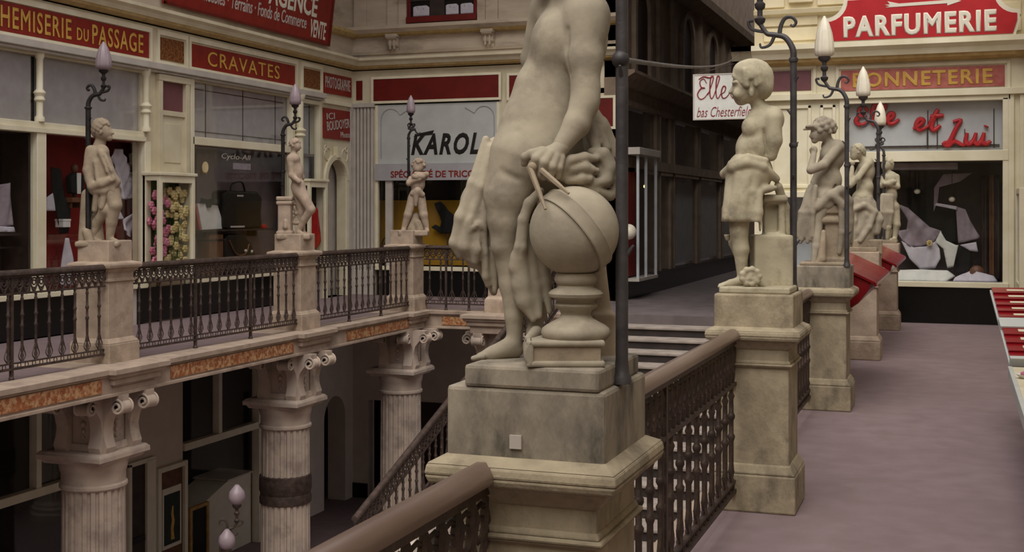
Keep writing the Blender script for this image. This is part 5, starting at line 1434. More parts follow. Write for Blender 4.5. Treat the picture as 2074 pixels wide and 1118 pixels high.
c.chain([((178, 360, -8), 8), ((190, 385, -16), 9), ((210, 386, -20), 9), ((234, 374, -12), 8)], 4)
c.chain([((212, 390, -18), 7), ((206, 420, -18), 6)], 3).chain([((196, 390, -16), 7), ((192, 425, -12), 6)], 3).chain([((228, 385, -16), 7), ((236, 402, -14), 5)], 3)
c.rc((192, 312, -30), 1.5, (198, 360, -34), 1.5, 1).cut(4).rc((210, 318, -30), 1.5, (226, 362, -30), 1.5, 1).cut(4)
c.build('tunic', m, .0105, t)
c = Carve(P, kk)
c.rc((178, 395, 10), 13, (176, 485, 10), 17, 5).rc((190, 400, 14), 10, (196, 485, 14), 15, 5).rc((176, 470, -8), 9, (182, 488, -10), 9, 4)
c.build('tree_stump', m, .012, t)
c = Carve(P, kk).bx((205, 494, 0), (44, 32, 6), 4, 2)
c.build('plinth', m, .012, t)

# ---------- left gallery: figure with the bent knee
t, P, kk = statue('bent_knee_statue', 'weathered stone statue with one bent knee beside a short carved pier', -9.115, 15.89, 1.40, GS)
c = Carve(P, kk)
c.el((598, 345, 0), (16, 14, 24), 5, tilt=-.15).el((604, 378, 0), (15, 13, 17), 5).el((594, 322, -4), (14, 14, 12), 5).rc((594, 314, 0), 6.5, (596, 302, 0), 6, 3)
c.el((598, 294, 0), (10, 10.5, 12.5), 3).el((603, 298, -2), (6, 8, 8), 3).rc((607, 295, -1), 1.6, (609, 299, -1), 2, 1)
c.rc((588, 324, -10), 7, (590, 355, -16), 6, 3).rc((590, 355, -16), 6, (606, 368, -18), 5, 3).rc((600, 325, 10), 7, (612, 360, 12), 5.5, 3)
c.rc((608, 388, -2), 13, (630, 424, -10), 9, 4).rc((630, 424, -10), 8.5, (616, 445, -4), 7.5, 3).rc((616, 445, -4), 7.5, (604, 468, 0), 5, 3).rc((605, 471, -2), 5, (616, 474, -8), 3.5, 2)
c.rc((604, 390, 8), 12, (610, 430, 10), 8, 4).rc((610, 430, 10), 8, (614, 468, 10), 5, 3).rc((614, 472, 10), 4.5, (624, 474, 4), 3.5, 2)
FIG = c.build('figure', M['ped_left'], .012, t)
c = Carve(P, kk).el((597, 290, 1), (10.5, 11, 10), 3).curls((597, 292, 1), (10.5, 11, 11.5), 30, 3.4, 2, -.4, PI * 1.92)
c.build('hair', M['ped_left'], .012, FIG)
c = Carve(P, kk)
c.bx((578, 443, -4), (13, 15, 32), 2, 2).bx((578, 402, -4), (16, 18, 4), 2, 2).bx((578, 411, -4), (16, 18, 3.5), 2, 2).bx((578, 472, -4), (16, 18, 4), 2, 2).rc((578, 448, -20), 3, (578, 460, -20), 5, 2)
c.build('carved_pier', M['ped_left'], .012, t)
b = MB(); b.ring(tuple(P(600, 432, 6)), 20 * kk, 4 * kk, (1, 0, 0), (0, 0, 1), 22, 8).ball(tuple(P(600, 432, 6)), (5 * kk, 4 * kk, 5 * kk))
for i in range(6): b.tube([P(600, 432, 6), P(600 + 19 * math.cos(i * PI / 3), 432 + 19 * math.sin(i * PI / 3), 6)], 2.2 * kk, 6)
b.build('stone_wheel', M['ped_left'], t, smooth=60, local=True)
c = Carve(P, kk).bx((598, 479, 0), (34, 28, 6), 3, 2)
c.build('plinth', M['ped_left'], .013, t)

# ---------- corner of the gallery: child standing astride
t, P, kk = statue('astride_statue', 'stone child standing with legs apart hugging a bundle at the gallery corner', -9.0, 19.53, 1.40, GS)
c = Carve(P, kk)
c.el((846, 372, 0), (15, 12, 18), 5).el((843, 395, 0), (14, 12, 14), 5).el((847, 337, 0), (12, 12, 14), 3).el((845, 342, -5), (8, 8, 8), 3).rc((847, 348, 0), 6, (847, 358, 0), 8, 3)
c.rc((832, 362, -2), 6, (828, 372, -8), 5.5, 3).rc((828, 370, -8), 5.5, (850, 362, -16), 5, 3).rc((860, 360, -2), 6, (864, 352, -10), 5, 3).rc((864, 354, -10), 5, (842, 352, -16), 4.5, 3)
c.rc((836, 402, -2), 10, (826, 435, -4), 8, 4).rc((826, 435, -4), 8, (818, 462, -2), 5.5, 3).rc((852, 402, -2), 10, (858, 435, -4), 8.5, 4).rc((858, 435, -4), 8.5, (864, 462, -2), 5.5, 3)
c.rc((818, 466, -4), 5, (814, 468, -14), 4, 2).rc((864, 466, -4), 5, (866, 468, -14), 4, 2)
FIG = c.build('figure', M['ped_left'], .012, t)
c = Carve(P, kk).el((848, 333, 2), (12, 12, 11), 3).curls((848, 335, 1), (12.5, 12.5, 13), 36, 3.6, 2, -.3, PI * 1.5)
c.build('hair', M['ped_left'], .012, FIG)
c = Carve(P, kk).el((848, 357, -14), (15, 8, 8), 4).chain([((836, 392, -10), 6), ((846, 386, -14), 7), ((855, 394, -10), 6)], 3).chain([((843, 392, -13), 7), ((842, 415, -11), 3.5)], 3)
c.build('bundle', M['ped_left'], .012, t)
c = Carve(P, kk).rc((842, 440, 8), 10, (840, 466, 6), 17, 4).rc((846, 452, -4), 8, (850, 466, -6), 9, 3)
c.build('rock', M['statue3'], .013, t)
c = Carve(P, kk).bx((838, 472, 0), (30, 24, 6), 3, 2)
c.build('plinth', M['ped_left'], .013, t)
# ------------------------------------------------------------------ goods in the shop windows, show cases, stalls
def FW(x0): return lambda u, v, w: (x0 + w, u, v)
def FY(y0): return lambda u, v, w: (u, y0 - w, v)
GF = 12.12 / 12.4
def LFT(u, v, w): return (-12.12 + w, u * GF, EYE + (v - EYE) * GF)
def LFW(u, v, w): return LFT(u, v, w - .15)
RGT = FY(20.75)

def cl(name, label, cat, poly, fr, m, group=None, **kw):
    return tag(cloth(name, poly, fr, 0, m, **kw), label, cat, group)

# red shop window
cl('hanging_shirt', 'big white shirt hanging fanned out against the red backdrop', 'shirt', [(16.075, 2.709), (16.184, 2.706), (16.356, 2.455), (16.722, 2.109), (16.734, 2.029), (16.381, 1.915), (16.184, 1.921), (16.075, 2.253), (15.931, 2.572)], LFT, M['shirt'], amp=.035, fu=22, fv=8)
cl('folded_shirt', 'crumpled white shirt pinned on the red backdrop under the fanned one', 'shirt', [(16.481, 1.75), (16.683, 1.647), (16.607, 1.528), (16.632, 1.432), (16.381, 1.318), (16.221, 1.439), (16.307, 1.594)], LFT, M['shirt'], amp=.04, fu=14, fv=11)
cl('pocket_square', 'small white triangular cloth beside the fanned shirt', 'cloth', [(16.111, 1.804), (16.257, 1.602), (16.063, 1.603)], LFT, M['shirt'], amp=.01)
cl('grey_scarf', 'grey patterned cloth low in the corner of the red window', 'scarf', [(16.481, 1.237), (16.773, 1.31), (16.76, 1.039), (16.506, 1.047)], LFT, M['pale'], amp=.03, fu=16)
o = cl('flat_cap', 'round grey and black cap high on the red backdrop', 'cap', [(16.431, 2.639), (16.607, 2.694), (16.709, 2.603), (16.658, 2.474), (16.481, 2.483)], LFT, M['pale'], amp=.03, fu=9)
MB().ball(LFT(16.62, 2.58, .02), (.05, .06, .085), 12, 8).build('lining', M['black_cloth'], o, smooth=60)
cl('black_jacket', 'long black jacket hanging at the left of the red window', 'jacket', [(14.619, 2.375), (14.797, 2.345), (14.861, 1.932), (15.001, 1.787), (14.958, 1.406), (14.797, 1.395), (14.745, 1.714), (14.64, 1.93)], LFT, M['black_cloth'], amp=.02, fu=12)
t = thing('display_bust', 'small dark bust with a white tie strip and orange head in the red window', 'bust', LFT(15.12, 1.84, .05))
MB().prism([(14.99, 1.99), (14.96, 2.24), (15.06, 2.30), (15.18, 2.30), (15.28, 2.25), (15.25, 1.99)], -.06, .06, LFT).build('torso', M['black_cloth'], t, bevel=.03)
MB().ball(LFT(15.11, 2.37, 0), (.055, .055, .07), 14, 9).build('head', M['tan'], t, smooth=60)
MB().prism([(15.09, 1.99), (15.08, 2.30), (15.17, 2.30), (15.165, 1.99)], .06, .07, LFT).build('tie', M['shirt_white'], t)
MB().box(15.08, 15.13, 1.93, 1.99, -.02, .02, LFT).build('neck_rod', M['iron'], t)
t = thing('display_ledge', 'brown wooden bracket shelf holding the dark bust', 'shelf', LFT(15.07, 1.84, 0))
MB().box(14.915, 15.24, 1.86, 1.93, -.2, .12, LFT).build('board', M['tan'], t, bevel=.006)
b = MB().box(14.96, 15.0, 1.78, 1.86, -.2, .05, LFT); b.build('bracket', M['tan'], t)
MB().box(15.16, 15.2, 1.78, 1.86, -.2, .05, LFT).build('bracket', M['tan'], t)
t = thing('white_box', 'small square white gift box in the red window', 'box', LFT(14.86, 1.49, 0))
MB().box(14.776, 14.936, 1.494, 1.60, -.07, .07, LFT).build('box_body', M['shirt_white'], t, bevel=.004); MB().box(14.77, 14.942, 1.585, 1.615, -.076, .076, LFT).build('lid', M['shirt_white'], t, bevel=.003)
cl('rolled_shirt', 'pale rolled shirt at the far left of the red window', 'shirt', [(14.526, 1.929), (14.619, 1.994), (14.671, 1.736), (14.515, 1.736)], LFT, M['shirt'], amp=.02)
cl('draped_shirt', 'white shirt slumped at the bottom of the red window', 'shirt', [(14.84, .62), (14.893, 1.335), (14.969, 1.333), (15.12, .62)], LFT, M['shirt'], amp=.03)
# dark window at the far left
t = thing('window_shelf', 'dark wooden shelf in the leftmost shop window', 'shelf', FL(13.2, 1.40, -.5)); MB().box(12.4, 13.6, 1.40, 1.435, -.8, -.25, FL).build('board', M['brown_dark'], t)
MB().box(12.5, 12.54, .6, 1.40, -.6, -.55, FL).build('support', M['brown_dark'], t); MB().box(13.5, 13.54, .6, 1.40, -.6, -.55, FL).build('support', M['brown_dark'], t)
cl('striped_garment', 'mauve garment hanging in the dark leftmost window', 'garment', [(13.2, 2.08), (13.44, 2.12), (13.46, 1.54), (13.18, 1.50)], FL and FW(-12.1), M['lilac'], amp=.03, fu=18)
cl('folded_shirt', 'folded white shirt lying on the shelf of the leftmost window', 'shirt', [(13.22, 1.45), (13.24, 1.53), (13.46, 1.52), (13.50, 1.45)], FW(-12.1), M['shirt'], amp=.02, thick=.05)

# bag shop
t = thing('price_card', 'tilted white display card in the bag shop window', 'card', LFT(18.6, 1.40, 0))
MB().prism([(18.248, 1.861), (18.869, 1.829), (19.088, 1.413), (18.396, 1.40)], -.01, .02, LFT).build('card', M['shirt_white'], t, bevel=.004)
MB().prism([(18.2, 1.84), (18.25, 1.86), (18.40, 1.40), (18.35, 1.40)], -.12, .0, LFT).build('side', M['rose'], t)
cl('scarf_knot', 'dark knotted scarf over the tilted white card', 'scarf', [(18.3, 1.96), (18.5, 1.93), (18.62, 1.95), (18.86, 1.93), (18.84, 1.85), (18.62, 1.87), (18.58, 1.79), (18.5, 1.79), (18.48, 1.87), (18.28, 1.87)], lambda u, v, w: LFT(u, v, w + .06), M['black_cloth'], amp=.015)
t = thing('travel_bag', 'large black leather travel bag on the window shelf', 'bag', LFT(19.6, 1.40, 0))
MB().prism([(18.99, 1.42), (18.95, 2.05), (19.05, 2.10), (20.08, 2.09), (20.22, 2.0), (20.25, 1.95), (20.2, 1.7), (20.24, 1.45), (20.18, 1.405), (19.05, 1.405)], -.2, .1, LFT).build('bag_body', M['leather'], t, bevel=.04)
b = MB(); b.tube(smoothpath([LFT(19.3, 2.08, .0), LFT(19.35, 2.22, .02), LFT(19.65, 2.26, .02), LFT(19.8, 2.08, .0)], 5), .018, 6); b.build('handle', M['leather'], t, smooth=60)
MB().box(19.36, 19.56, 1.99, 2.02, .1, .115, LFT).build('clasp', M['pale'], t, bevel=.004)
MB().box(19.15, 19.6, 1.43, 1.46, .1, .112, LFT).build('trim_strip', M['pale'], t)
t = thing('glass_shelf', 'long thin shelf carrying the black bag and white card', 'shelf', LFT(19.3, 1.35, 0)); MB().box(18.2, 20.55, 1.37, 1.40, -.2, .14, LFT).build('board', M['brown_dark'], t)
for u in (18.5, 20.2): MB().box(u - .02, u + .02, 1.26, 1.37, -.2, 0, LFT).build('bracket', M['iron'], t)
t = thing('red_purse', 'little red purse at the right end of the shelf', 'purse', LFT(20.44, 1.40, 0)); MB().prism([(20.36, 1.40), (20.35, 1.44), (20.40, 1.475), (20.48, 1.475), (20.52, 1.44), (20.53, 1.40)], -.04, .04, LFT).build('purse_body', M['red_bright'], t, bevel=.01)
MB().ball(LFT(20.44, 1.478, .0), .01, 8, 5).build('clasp', M['gold'], t)
t = thing('handbag', 'dark slouching handbag with bright clasps under the shelf', 'bag', LFT(19.5, .58, 0))
MB().prism([(18.98, .585), (18.97, 1.22), (19.06, 1.30), (19.55, 1.31), (19.85, 1.14), (20.05, .85), (20.06, .62), (20.02, .585)], -.2, .1, LFT).build('bag_body', M['leather'], t, bevel=.05)
b = MB(); b.tube(smoothpath([LFT(19.1, 1.2, .11), LFT(19.3, .95, .13), LFT(19.6, .95, .13), LFT(19.75, 1.12, .11)], 5), .015, 6); b.build('strap', M['tan'], t, smooth=60)
MB().ball(LFT(19.62, 1.0, .12), .03, 10, 6).build('clasp', M['pale'], t); MB().ball(LFT(19.86, .98, .10), .03, 10, 6).build('clasp', M['pale'], t)
t = thing('leather_case', 'upright brown leather case below the white card', 'case', LFT(18.7, .58, 0)); MB().box(18.5, 18.93, .585, 1.32, -.15, .1, LFT).build('case_body', M['tan'], t, bevel=.02); MB().box(18.49, 18.94, 1.2, 1.23, -.16, .11, LFT).build('strap', M['leather'], t)
t = thing('wall_lamp', 'small glowing wall lamp on the mauve pillar in the bag shop', 'lamp', LFW(18.62, 2.42, .06))
MB().ball(LFW(18.62, 2.5, .08), (.055, .055, .10), 14, 9).build('lamp_shade', glow('dim_lamp', 'c9b184', .35), t, smooth=60); MB().box(18.60, 18.64, 2.38, 2.44, .0, .1, LFW).build('lamp_arm', M['gold'], t)
struct(MB().box(18.50, 19.24, .62, 2.75, -.215, -.16, LFT).build('wall_pillar', M['mauve']))
t = thing('window_lettering', 'faint pale lettering on the bag shop glass', 'lettering', FL(18.6, 2.62, -.02))
lettering('Cyclo-All', 1, 'L', FL(18.6, 2.66, -.024), M['pale'], t, width=.92, height=.12, bold=.0, shear=.2, depth=.002)
t = thing('window_card', 'small pale notice card behind the bag shop glass', 'card', FL(18.84, 2.45, -.06)); MB().box(18.56, 19.12, 2.46, 2.57, -.07, -.06, FL).build('card', M['lilac'], t)

# wall-mounted show cases on the left wall
def show_case(label, u0, u1, z0, z1, d, back, w0=.0):
    t = thing('show_case', label, 'display case', FL((u0 + u1) / 2, z0, d / 2))
    f = MB(); e = .075
    f.box(u0, u0 + e, z0, z1, d - .06, d, FL).box(u1 - e, u1, z0, z1, d - .06, d, FL).box(u0 + e, u1 - e, z1 - .11, z1, d - .06, d, FL).box(u0 + e, u1 - e, z0, z0 + .1, d - .06, d, FL)
    f.box(u0, u0 + .05, z0, z1, 0, .06, FL).box(u0, u0 + .05, z1 - .08, z1, .06, d - .06, FL).box(u0, u0 + .05, z0, z0 + .08, .06, d - .06, FL)
    f.box(u1 - .03, u1, z0, z1, .0, d - .06, FL)
    f.build('frame', M['cream2'], t, bevel=.006)
    MB().box(u0 - .03, u1 + .03, z1, z1 + .05, 0, d + .03, FL).build('top', M['cream2'], t, bevel=.01)
    MB().box(u0 + .02, u1 - .02, z0 - .02, z0, 0, d, FL).build('shelf', M['cream2'], t)
    MB().box(u0 + .05, u1 - .03, z0 + .0, z1, 0.005, .03, FL).build('back', back, t)
    MB().box(u0 + e, u1 - e, z0 + .1, z1 - .11, d - .035, d - .03, FL).build('pane', M['glass'], t)
    return t
show_case('cream show case with pink and yellow flowers on the wall between the shops', 15.93, 16.86, .72, 2.28, .32, M['leaf'])
show_case('narrow cream show case with a red garment beside the arched recess', 20.68, 21.38, .72, 2.29, .26, M['dark'])
def bouquet(label, cu, cz, su, sz, m, w, n, seed):
    rnd = random.Random(seed)
    t = thing('flower_bunch', label, 'flowers', FL(cu, .74, w))
    for k_ in range(n):
        b = MB(); u = cu + rnd.uniform(-su, su); z = cz + rnd.uniform(-sz, sz); ww = w + rnd.uniform(-.07, .07)
        for j in range(6):
            a = j * PI / 3; b.ball(FL(u + .038 * math.cos(a), z + .038 * math.sin(a), ww), (.026, .036, .032), 7, 5)
        b.ball(FL(u, z, ww + .02), .018, 7, 5)
        b.build('blossom', m, t, smooth=60)
    b = MB()
    for k_ in range(14):
        u = cu + rnd.uniform(-su, su); b.tube([FL(cu + (u - cu) * .5, .74, w), FL(u, cz + rnd.uniform(-.2, .5) * sz, w + rnd.uniform(-.06, .06))], .006, 4)
    b.build('stems', M['leaf'], t)
bouquet('tall spray of pink flowers in the left of the cream show case', 16.14, 1.45, .15, .55, M['pink'], .15, 48, 3)
bouquet('tall spray of yellow flowers in the right of the cream show case', 16.55, 1.48, .2, .58, M['yellow_f'], .18, 60, 5)
cl('red_garment', 'bright red folded garment in the narrow cream show case', 'garment', [(21.15, 1.80), (21.30, 1.62), (21.30, 1.15), (21.18, .98), (21.0, 1.10), (20.90, 1.3), (20.90, 1.6), (21.03, 1.66)], FW(-11.68), M['red_bright'], amp=.025, fu=14)

# knitwear window
t = thing('black_garment', 'draped black garment on a low stand before the yellow backdrop', 'garment', FY(23.5)(-9.9, .62, 0))
cloth('drape', [(-10.195, 1.883), (-10.051, 1.924), (-9.753, 1.628), (-9.621, 1.364), (-9.72, 1.283), (-10.084, 1.26), (-10.262, 1.392), (-10.184, 1.443), (-10.084, 1.393), (-10.04, 1.505)], FY(23.5), 0, M['black_cloth'], t, amp=.05, fu=10, thick=.04)
b = MB(); b.lathe([(.16, 0), (.16, .02), (.015, .04), (.015, .75)], FY(23.5)(-9.9, .585, 0), 12); b.build('stand', M['iron'], t, smooth=40)
t = thing('brown_bag', 'round brown bag in the corner of the yellow window', 'bag', FY(23.5)(-11.33, .58, 0)); b = MB(); b.ball(FY(23.5)(-11.33, .82, 0), (.17, .12, .235), 16, 10); b.build('bag_body', M['tan'], t, smooth=60)
MB().tube(smoothpath([FY(23.5)(-11.42, 1.0, 0), FY(23.5)(-11.33, 1.16, 0), FY(23.5)(-11.24, 1.0, 0)], 4), .012, 6).build('handle', M['leather'], t, smooth=60)

# clothes window of the right-hand shop
cl('lilac_jumper', 'big lilac grey knitted cloth slung across the right shop window', 'cloth', [(-.902, 1.845), (-.751, 1.782), (-.422, 1.475), (-.236, 1.413), (-.362, 1.239), (-.481, 1.175), (-.691, 1.15), (-.834, 1.259), (-.933, 1.409), (-.774, 1.434), (-.751, 1.584)], RGT, M['lilac'], amp=.04, fu=12, fv=10)
cl('white_blouse', 'white blouse hanging in a point below the lilac cloth', 'blouse', [(-.849, 1.251), (-.668, 1.15), (-.474, 1.168), (-.34, 1.247), (-.273, 1.13), (-.258, .982), (-.34, .823), (-.563, .796), (-.729, .975)], FY(20.72), M['shirt'], amp=.03, fu=12)
cl('white_scarf', 'white scarf swooping down right of the hanging blouse', 'scarf', [(-.258, 1.413), (-.177, 1.265), (-.029, 1.195), (.007, 1.196), (-.066, .851), (-.155, .826), (-.214, 1.131), (-.34, 1.24)], FY(20.70), M['shirt_white'], amp=.025, fu=14)
cl('lilac_skirt', 'lilac grey skirt flaring to a point on the right of the window', 'skirt', [(-.029, 1.805), (.11, 1.758), (.19, 1.563), (.336, 1.308), (.11, 1.244), (.007, 1.219), (-.015, 1.555)], FY(20.77), M['lilac'], amp=.03, fu=16)
cl('lilac_cuff', 'small lilac cloth with a hanging tip under the flaring skirt', 'cloth', [(.029, 1.196), (.27, 1.245), (.299, 1.09), (.183, 1.104)], FY(20.74), M['shirt'], amp=.02)
cl('taupe_drape', 'taupe cloth draped from the top of the clothes window', 'cloth', [(-.214, 2.322), (.212, 2.333), (.029, 2.195), (-.28, 2.111), (-.303, 1.883), (-.362, 1.726), (-.355, 2.103)], FY(20.8), M['lilac'], amp=.04, fu=9)
cl('pale_sash', 'thin pale sash joining the taupe drape to the skirt', 'sash', [(-.317, 1.86), (-.015, 1.805), (-.015, 1.75), (-.347, 1.821)], FY(20.76), M['shirt'], amp=.01)
cl('black_dress', 'black dress hanging in the middle of the clothes window', 'dress', [(-.5, 2.2), (-.36, 2.2), (-.3, 1.78), (-.04, 1.76), (.0, 1.25), (-.2, 1.2), (-.24, 1.4), (-.5, 1.5), (-.75, 1.75), (-.8, 2.1)], FY(20.97), M['black_cloth'], amp=.03)
cl('black_skirt', 'black skirt below the white scarf in the clothes window', 'skirt', [(0, 1.2), (.2, 1.12), (.17, .75), (-.07, .75)], FY(20.82), M['black_cloth'], amp=.02)
cl('white_linen', 'white crumpled linen on the left floor of the clothes window', 'linen', [(-.906, .786), (-.512, .80), (-.153, .79), (-.044, .708), (-.189, .63), (-.906, .63)], FY(20.5), M['shirt_white'], amp=.03, fu=11, tilt=-.8, thick=.03)
cl('lilac_linen', 'lilac crumpled linen on the right floor of the clothes window', 'linen', [(-.044, .69), (.217, .80), (.518, .718), (.574, .64), (-.073, .635)], FY(20.5), M['shirt'], amp=.03, fu=14, tilt=-.8, thick=.03)
for k_, u in enumerate((.39, .50, .58)):
    cl('hanging_curtain', 'one of the three brown curtains at the right of the clothes window', 'curtain', [(u - .035, 2.30), (u + .04, 2.30), (u + .04, .66), (u - .035, .66)], FY(20.9), M['tan'] if k_ == 1 else M['brown_dark'], amp=.015, fu=40, fv=0, group='curtains in the clothes window')
t = thing('brown_bag', 'round brown bag on the floor of the clothes window', 'bag', FY(20.6)(.28, .62, 0)); MB().ball(FY(20.6)(.28, .75, 0), (.12, .08, .135), 14, 9).build('bag_body', M['tan'], t, smooth=60); MB().tube(smoothpath([FY(20.6)(.2, .84, 0), FY(20.6)(.28, .96, 0), FY(20.6)(.36, .84, 0)], 4), .009, 5).build('handle', M['leather'], t, smooth=60)
for lb, u, v in (('round pale ball standing in for a lamp reflection high in the clothes window', -.61, 2.043), ('small pale ball standing in for a lamp reflection by the taupe drape', -.088, 1.915)):
    t = thing('reflection_ball', lb, 'lamp', FY(20.7)(u, v - .05, 0)); MB().ball(FY(20.7)(u, v, 0), (.05, .05, .04), 14, 9).build('globe', M['shade'], t, smooth=60); MB().tube([FY(20.7)(u, v + .03, 0), FY(20.7)(u, 2.48, 0)], .005, 5).build('cord', M['iron'], t)  # pale balls imitate lamp reflections in the glass; the cords are made up
t = thing('yellow_brooch', 'pale yellow rosette pinned where the lilac cloth meets the blouse', 'rosette', FY(20.62)(-.421, 1.2, 0))
b = MB()
for j in range(7): b.ball(FY(20.62)(-.421 + .03 * math.cos(j * .9), 1.224 + .03 * math.sin(j * .9), 0), .022, 8, 5)
b.build('petals', M['yellow_f'], t, smooth=60); MB().ball(FY(20.62)(-.421, 1.224, .02), .018, 8, 5).build('centre', M['gold'], t)

# display cabinet on the right wall at the end of the walkway
t = thing('wall_cabinet', 'cream wall cabinet with dark blue and white rows at the right edge', 'cabinet', FR(19.2, .62, 0))
f = MB(); f.box(18.7, 18.78, .62, 2.06, 0, .14, FR).box(19.7, 19.78, .62, 2.06, 0, .14, FR).box(18.78, 19.7, 1.98, 2.06, 0, .14, FR).box(18.78, 19.7, .62, .70, 0, .14, FR)
f.build('frame', M['cream2'], t, bevel=.006); MB().box(18.78, 19.7, .7, 1.98, 0, .02, FR).build('back', M['shirt_white'], t)
FRX = lambda u, v, w: (.95 - w, u, v)
for i in range(2):
    for j in range(3): MB().box(18.84 + .29 * j, 19.08 + .29 * j, .8 + .62 * i, 1.15 + .62 * i, .02, .035, FR).build('card', M['ink'] if (i + j) % 2 else M['blind_blue'], t)
MB().box(18.78, 19.7, .7, 1.98, .115, .12, FR).build('pane', M['glass'], t)

# red book-stall boxes with sloping slatted lids, hung on the walkway railing
def stall(label, y0, y1):
    t = thing('stall_box', label, 'stall box', (-1.0, y0, .8))
    S2 = lambda a, c, w: (a, w, c)
    MB().prism([(-1.14, 1.27), (-.74, 1.09), (-.76, 1.02), (-.85, .90), (-1.0, .79), (-1.14, .77)], y0 + .02, y1 - .02, S2).build('box_body', M['red_gloss'], t, bevel=.012)
    n = 7; w = (y1 - y0) / n
    for i in range(n):
        MB().prism([(-1.16, 1.285), (-.70, 1.065), (-.70, 1.10), (-1.16, 1.319)], y0 + w * i, y0 + w * (i + .93), S2).build('lid_slat', M['red_gloss'], t, bevel=.006)
    MB().prism([(-.715, 1.10), (-.69, 1.09), (-.69, 1.055), (-.715, 1.06)], y0, y1, S2).build('front_rail', M['red_gloss'], t, bevel=.004)
    for y in (y0 + .3, y1 - .3):
        MB().tube([(-1.10, y, 1.2), (-1.17, y, 1.2), (-1.225, y, 1.085), (-1.29, y, 1.02), (-1.29, y, .98)], .01, 6).build('hook', M['iron'], t)
    return t
stall('near red slatted stall box hung on the railing before the bowed statue', 11.62, 13.9)
stall('far red slatted stall box hung on the railing before the last pedestal', 15.52, 18.3)

# sales table at the right edge and the tilted rack of red books behind it
t = thing('sales_table', 'pale sales table with a thick edge along the right wall', 'table', (.64, 8.1, 0))
MB().box(.35, .93, 6.3, 9.75, .585, .60).build('table_top', M['cream'], t, bevel=.004)
MB().box(.345, .375, 6.3, 9.75, .52, .604).build('edge_strip', M['fascia'], t, bevel=.004)
MB().box(.375, .93, 9.72, 9.75, .52, .585).build('end_strip', M['fascia'], t)
for x in (.5, .88):
    for y in (6.45, 9.55): MB().box(x - .025, x + .025, y - .025, y + .025, 0, .585).build('leg', M['iron'], t)
t = thing('white_dish', 'small pale pink dish lying on the sales table', 'dish', (.43, 9.1, .6)); b = MB(); b.lathe([(.02, 0), (.03, .005), (.055, .025), (.06, .03), (.05, .026), (.02, .01)], (.43, 9.1, .6), 16); b.build('bowl', M['shirt_white'], t, smooth=60); MB().ball((.43, 9.1, .632), (.03, .03, .018), 10, 6).build('soap', M['pink'], t, smooth=60)
RB = Vector((.36, 9.83, .62)); RU = Vector((-.111, 1.08, .487)); RL = RU.length; RU.normalize(); RW = Vector((.55, .0565, 0)).normalized(); RN = RW.cross(RU).normalized()
def FB(u, v, w): return tuple(RB + RW * u + RU * v + RN * w)
t = thing('book_rack', 'tilted white rack of red books at the right edge', 'rack', tuple(Vector((.6, 10.4, 0))))
MB().box(0, .56, 0, RL, -.04, -.02, FB).build('board', M['fascia'], t)
MB().box(0, .56, RL * .44, RL * .56, -.02, .015, FB).build('shelf_band', M['fascia'], t, bevel=.004); MB().box(0, .56, -.02, .02, -.02, .05, FB).build('ledge', M['fascia'], t, bevel=.004)
for u in (.42, .54):
    a = FB(u, .03, -.04); c = FB(u, RL - .03, -.04)
    for p in (a, c): MB().box(p[0] - .02, p[0] + .02, p[1] - .02, p[1] + .02, 0, p[2]).build('leg', M['iron'], t)
def book(u, v, h):
    t = thing('red_book', 'red-covered book with a pale label on the tilted rack at the right edge', 'book', FB(u + .13, v, .01), group='red books on the tilted rack')
    lift = lambda a, c, w: FB(a, c, w + .016 * (1 - (c - v) / h))
    MB().box(u, u + .262, v, v + h * 1.25, -.018, .0, lift).build('cover', M['red_gloss'], t, bevel=.003)
    MB().box(u + .004, u + .258, v + .003, v + h * 1.2, -.014, -.004, lift).build('pages', M['shirt_white'], t)
    MB().box(u + .11, u + .24, v + h * .35, v + h * .72, .0, .003, lift).build('label', M['paper'], t)
hs = RL * .105
for i in range(4):
    for j in range(2): book(.012 + .27 * j, .03 + hs * i, hs)
hs = RL * .086
for i in range(5):
    for j in range(2): book(.012 + .27 * j, RL * .565 + hs * i, hs)

# paper label stuck to the nearest pedestal block
tag(MB().box(-1.152, -1.118, 3.168, 3.1755, 1.098, 1.135).build('paper_scrap', M['pale']), 'small square of pale paper stuck on the nearest pedestal block', 'paper')

# corridor mouth: vitrine and globe lamp
t = thing('corner_vitrine', 'tall dark vitrine with a red panel and lit bulb at the corridor corner', 'display case', FC(23.8, .42, 0))
MB().box(23.3, 24.9, .36, .42, .02, .3, FC).build('base_shelf', M['pale'], t); MB().box(23.2, 25.0, 2.82, 2.96, .02, .34, FC).build('top', M['pale'], t, bevel=.01)
for y in (23.35, 24.0, 24.85): MB().box(y - .025, y + .025, .42, 2.82, .24, .29, FC).build('upright', M['blind_blue'], t)
MB().box(23.38, 23.95, .45, 2.78, .02, .05, FC).build('red_panel', M['red_cloth'], t); MB().box(24.03, 24.82, .45, 2.78, .02, .05, FC).build('back', M['brown_dark'], t)
MB().box(23.38, 24.82, .42, 2.82, .262, .266, FC).build('pane', M['glass'], t)
MB().ball(FC(24.2, 2.22, .2), .035, 10, 7).build('bulb', M['bulb'], t, smooth=60); MB().tube([FC(24.2, 2.25, .2), FC(24.2, 2.82, .2)], .006, 5).build('cord', M['iron'], t)
t = thing('globe_lamp', 'round cream wall globe beside the tall pole at the corridor mouth', 'lamp', (-5.9, 22.9, 1.2))
MB().ball((-5.9, 22.88, 1.33), .15, 20, 12).build('globe', M['shade'], t, smooth=60); MB().tube([(-6.12, 22.95, 1.2), (-6.0, 22.9, 1.17), (-5.9, 22.88, 1.19)], .015, 6).build('bracket', M['iron'], t)

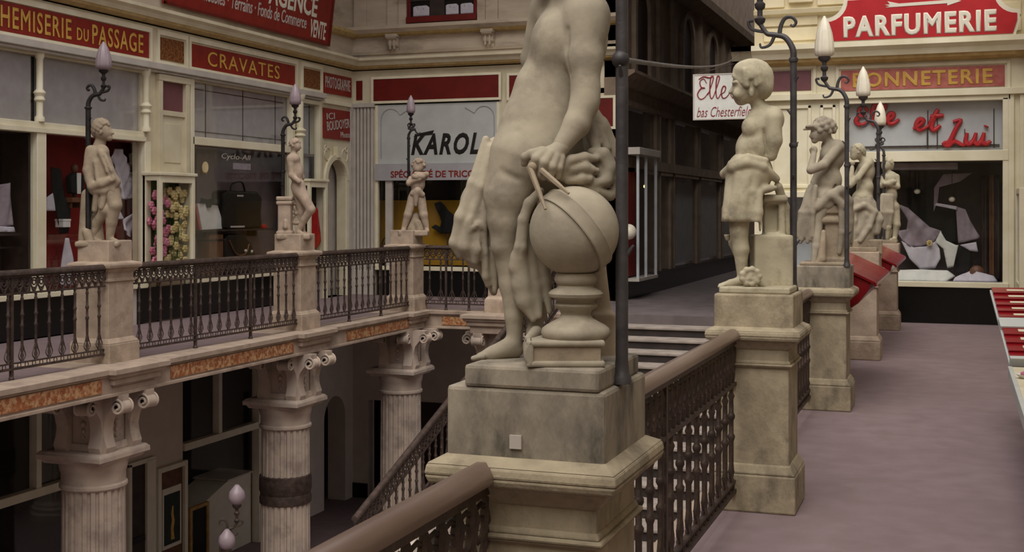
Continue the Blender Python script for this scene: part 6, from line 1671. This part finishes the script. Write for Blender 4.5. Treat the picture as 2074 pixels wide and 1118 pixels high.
# lower level: framed posters and a pale counter
t = thing('poster_frame', 'cream framed dark green poster on the lower wall pier', 'poster', FL(16.65, -4.1, 0))
f = MB(); f.box(16.25, 16.33, -4.1, -2.3, 0, .07, FL).box(16.95, 17.03, -4.1, -2.3, 0, .07, FL).box(16.33, 16.95, -2.38, -2.3, 0, .07, FL).box(16.33, 16.95, -4.1, -4.02, 0, .07, FL)
f.build('frame', M['white'], t, bevel=.008); MB().box(16.33, 16.95, -4.02, -2.38, 0, .015, FL).build('mount', M['tan'], t); MB().box(16.4, 16.9, -3.62, -2.66, .015, .03, FL).build('poster_border', M['white'], t); MB().box(16.44, 16.86, -3.56, -2.76, .03, .034, FL).build('poster', M['green_poster'], t)
MB().prism([(16.62, -3.5), (16.61, -3.3), (16.64, -3.2), (16.62, -3.08), (16.65, -2.96), (16.68, -2.97), (16.68, -3.1), (16.71, -3.2), (16.68, -3.35), (16.71, -3.5)], .034, .037, FL).build('picture', M['gold_text'], t)
t = thing('gilt_picture', 'dark picture in a gilt frame beside the green poster', 'picture', FL(17.42, -4.05, -.1))
f = MB(); q = (17.16, 17.7, -4.05, -3.12); f.box(q[0], q[0] + .06, q[2], q[3], -.04, .03, FL).box(q[1] - .06, q[1], q[2], q[3], -.04, .03, FL).box(q[0] + .06, q[1] - .06, q[3] - .06, q[3], -.04, .03, FL).box(q[0] + .06, q[1] - .06, q[2], q[2] + .06, -.04, .03, FL)
f.build('frame', M['gold'], t, bevel=.01); MB().box(17.22, 17.64, -3.99, -3.18, -.04, .0, FL).build('canvas', M['black'], t)
t = thing('shop_counter', 'pale counter box inside the lower shop window', 'counter', FL(18.6, LOW, -.4)); MB().prism([(17.3, LOW), (19.2, LOW), (19.2, -2.95), (18.45, -2.95), (17.3, -3.3)], -.75, -.1, FL).build('counter_body', M['white'], t, bevel=.01); MB().box(18.4, 19.22, -2.95, -2.92, -.78, -.07, FL).build('counter_top', M['lowwall'], t)
t = thing('wall_plate', 'small dark plate on the lower door post', 'plate', FL(15.8, -3.5, 0)); MB().box(15.64, 15.96, -3.34, -3.24, .012, .035, FL).build('plate', M['ink'], t, bevel=.004); MB().ball(FL(15.8, -3.29, .036), .012, 8, 5).build('stud', M['iron'], t)
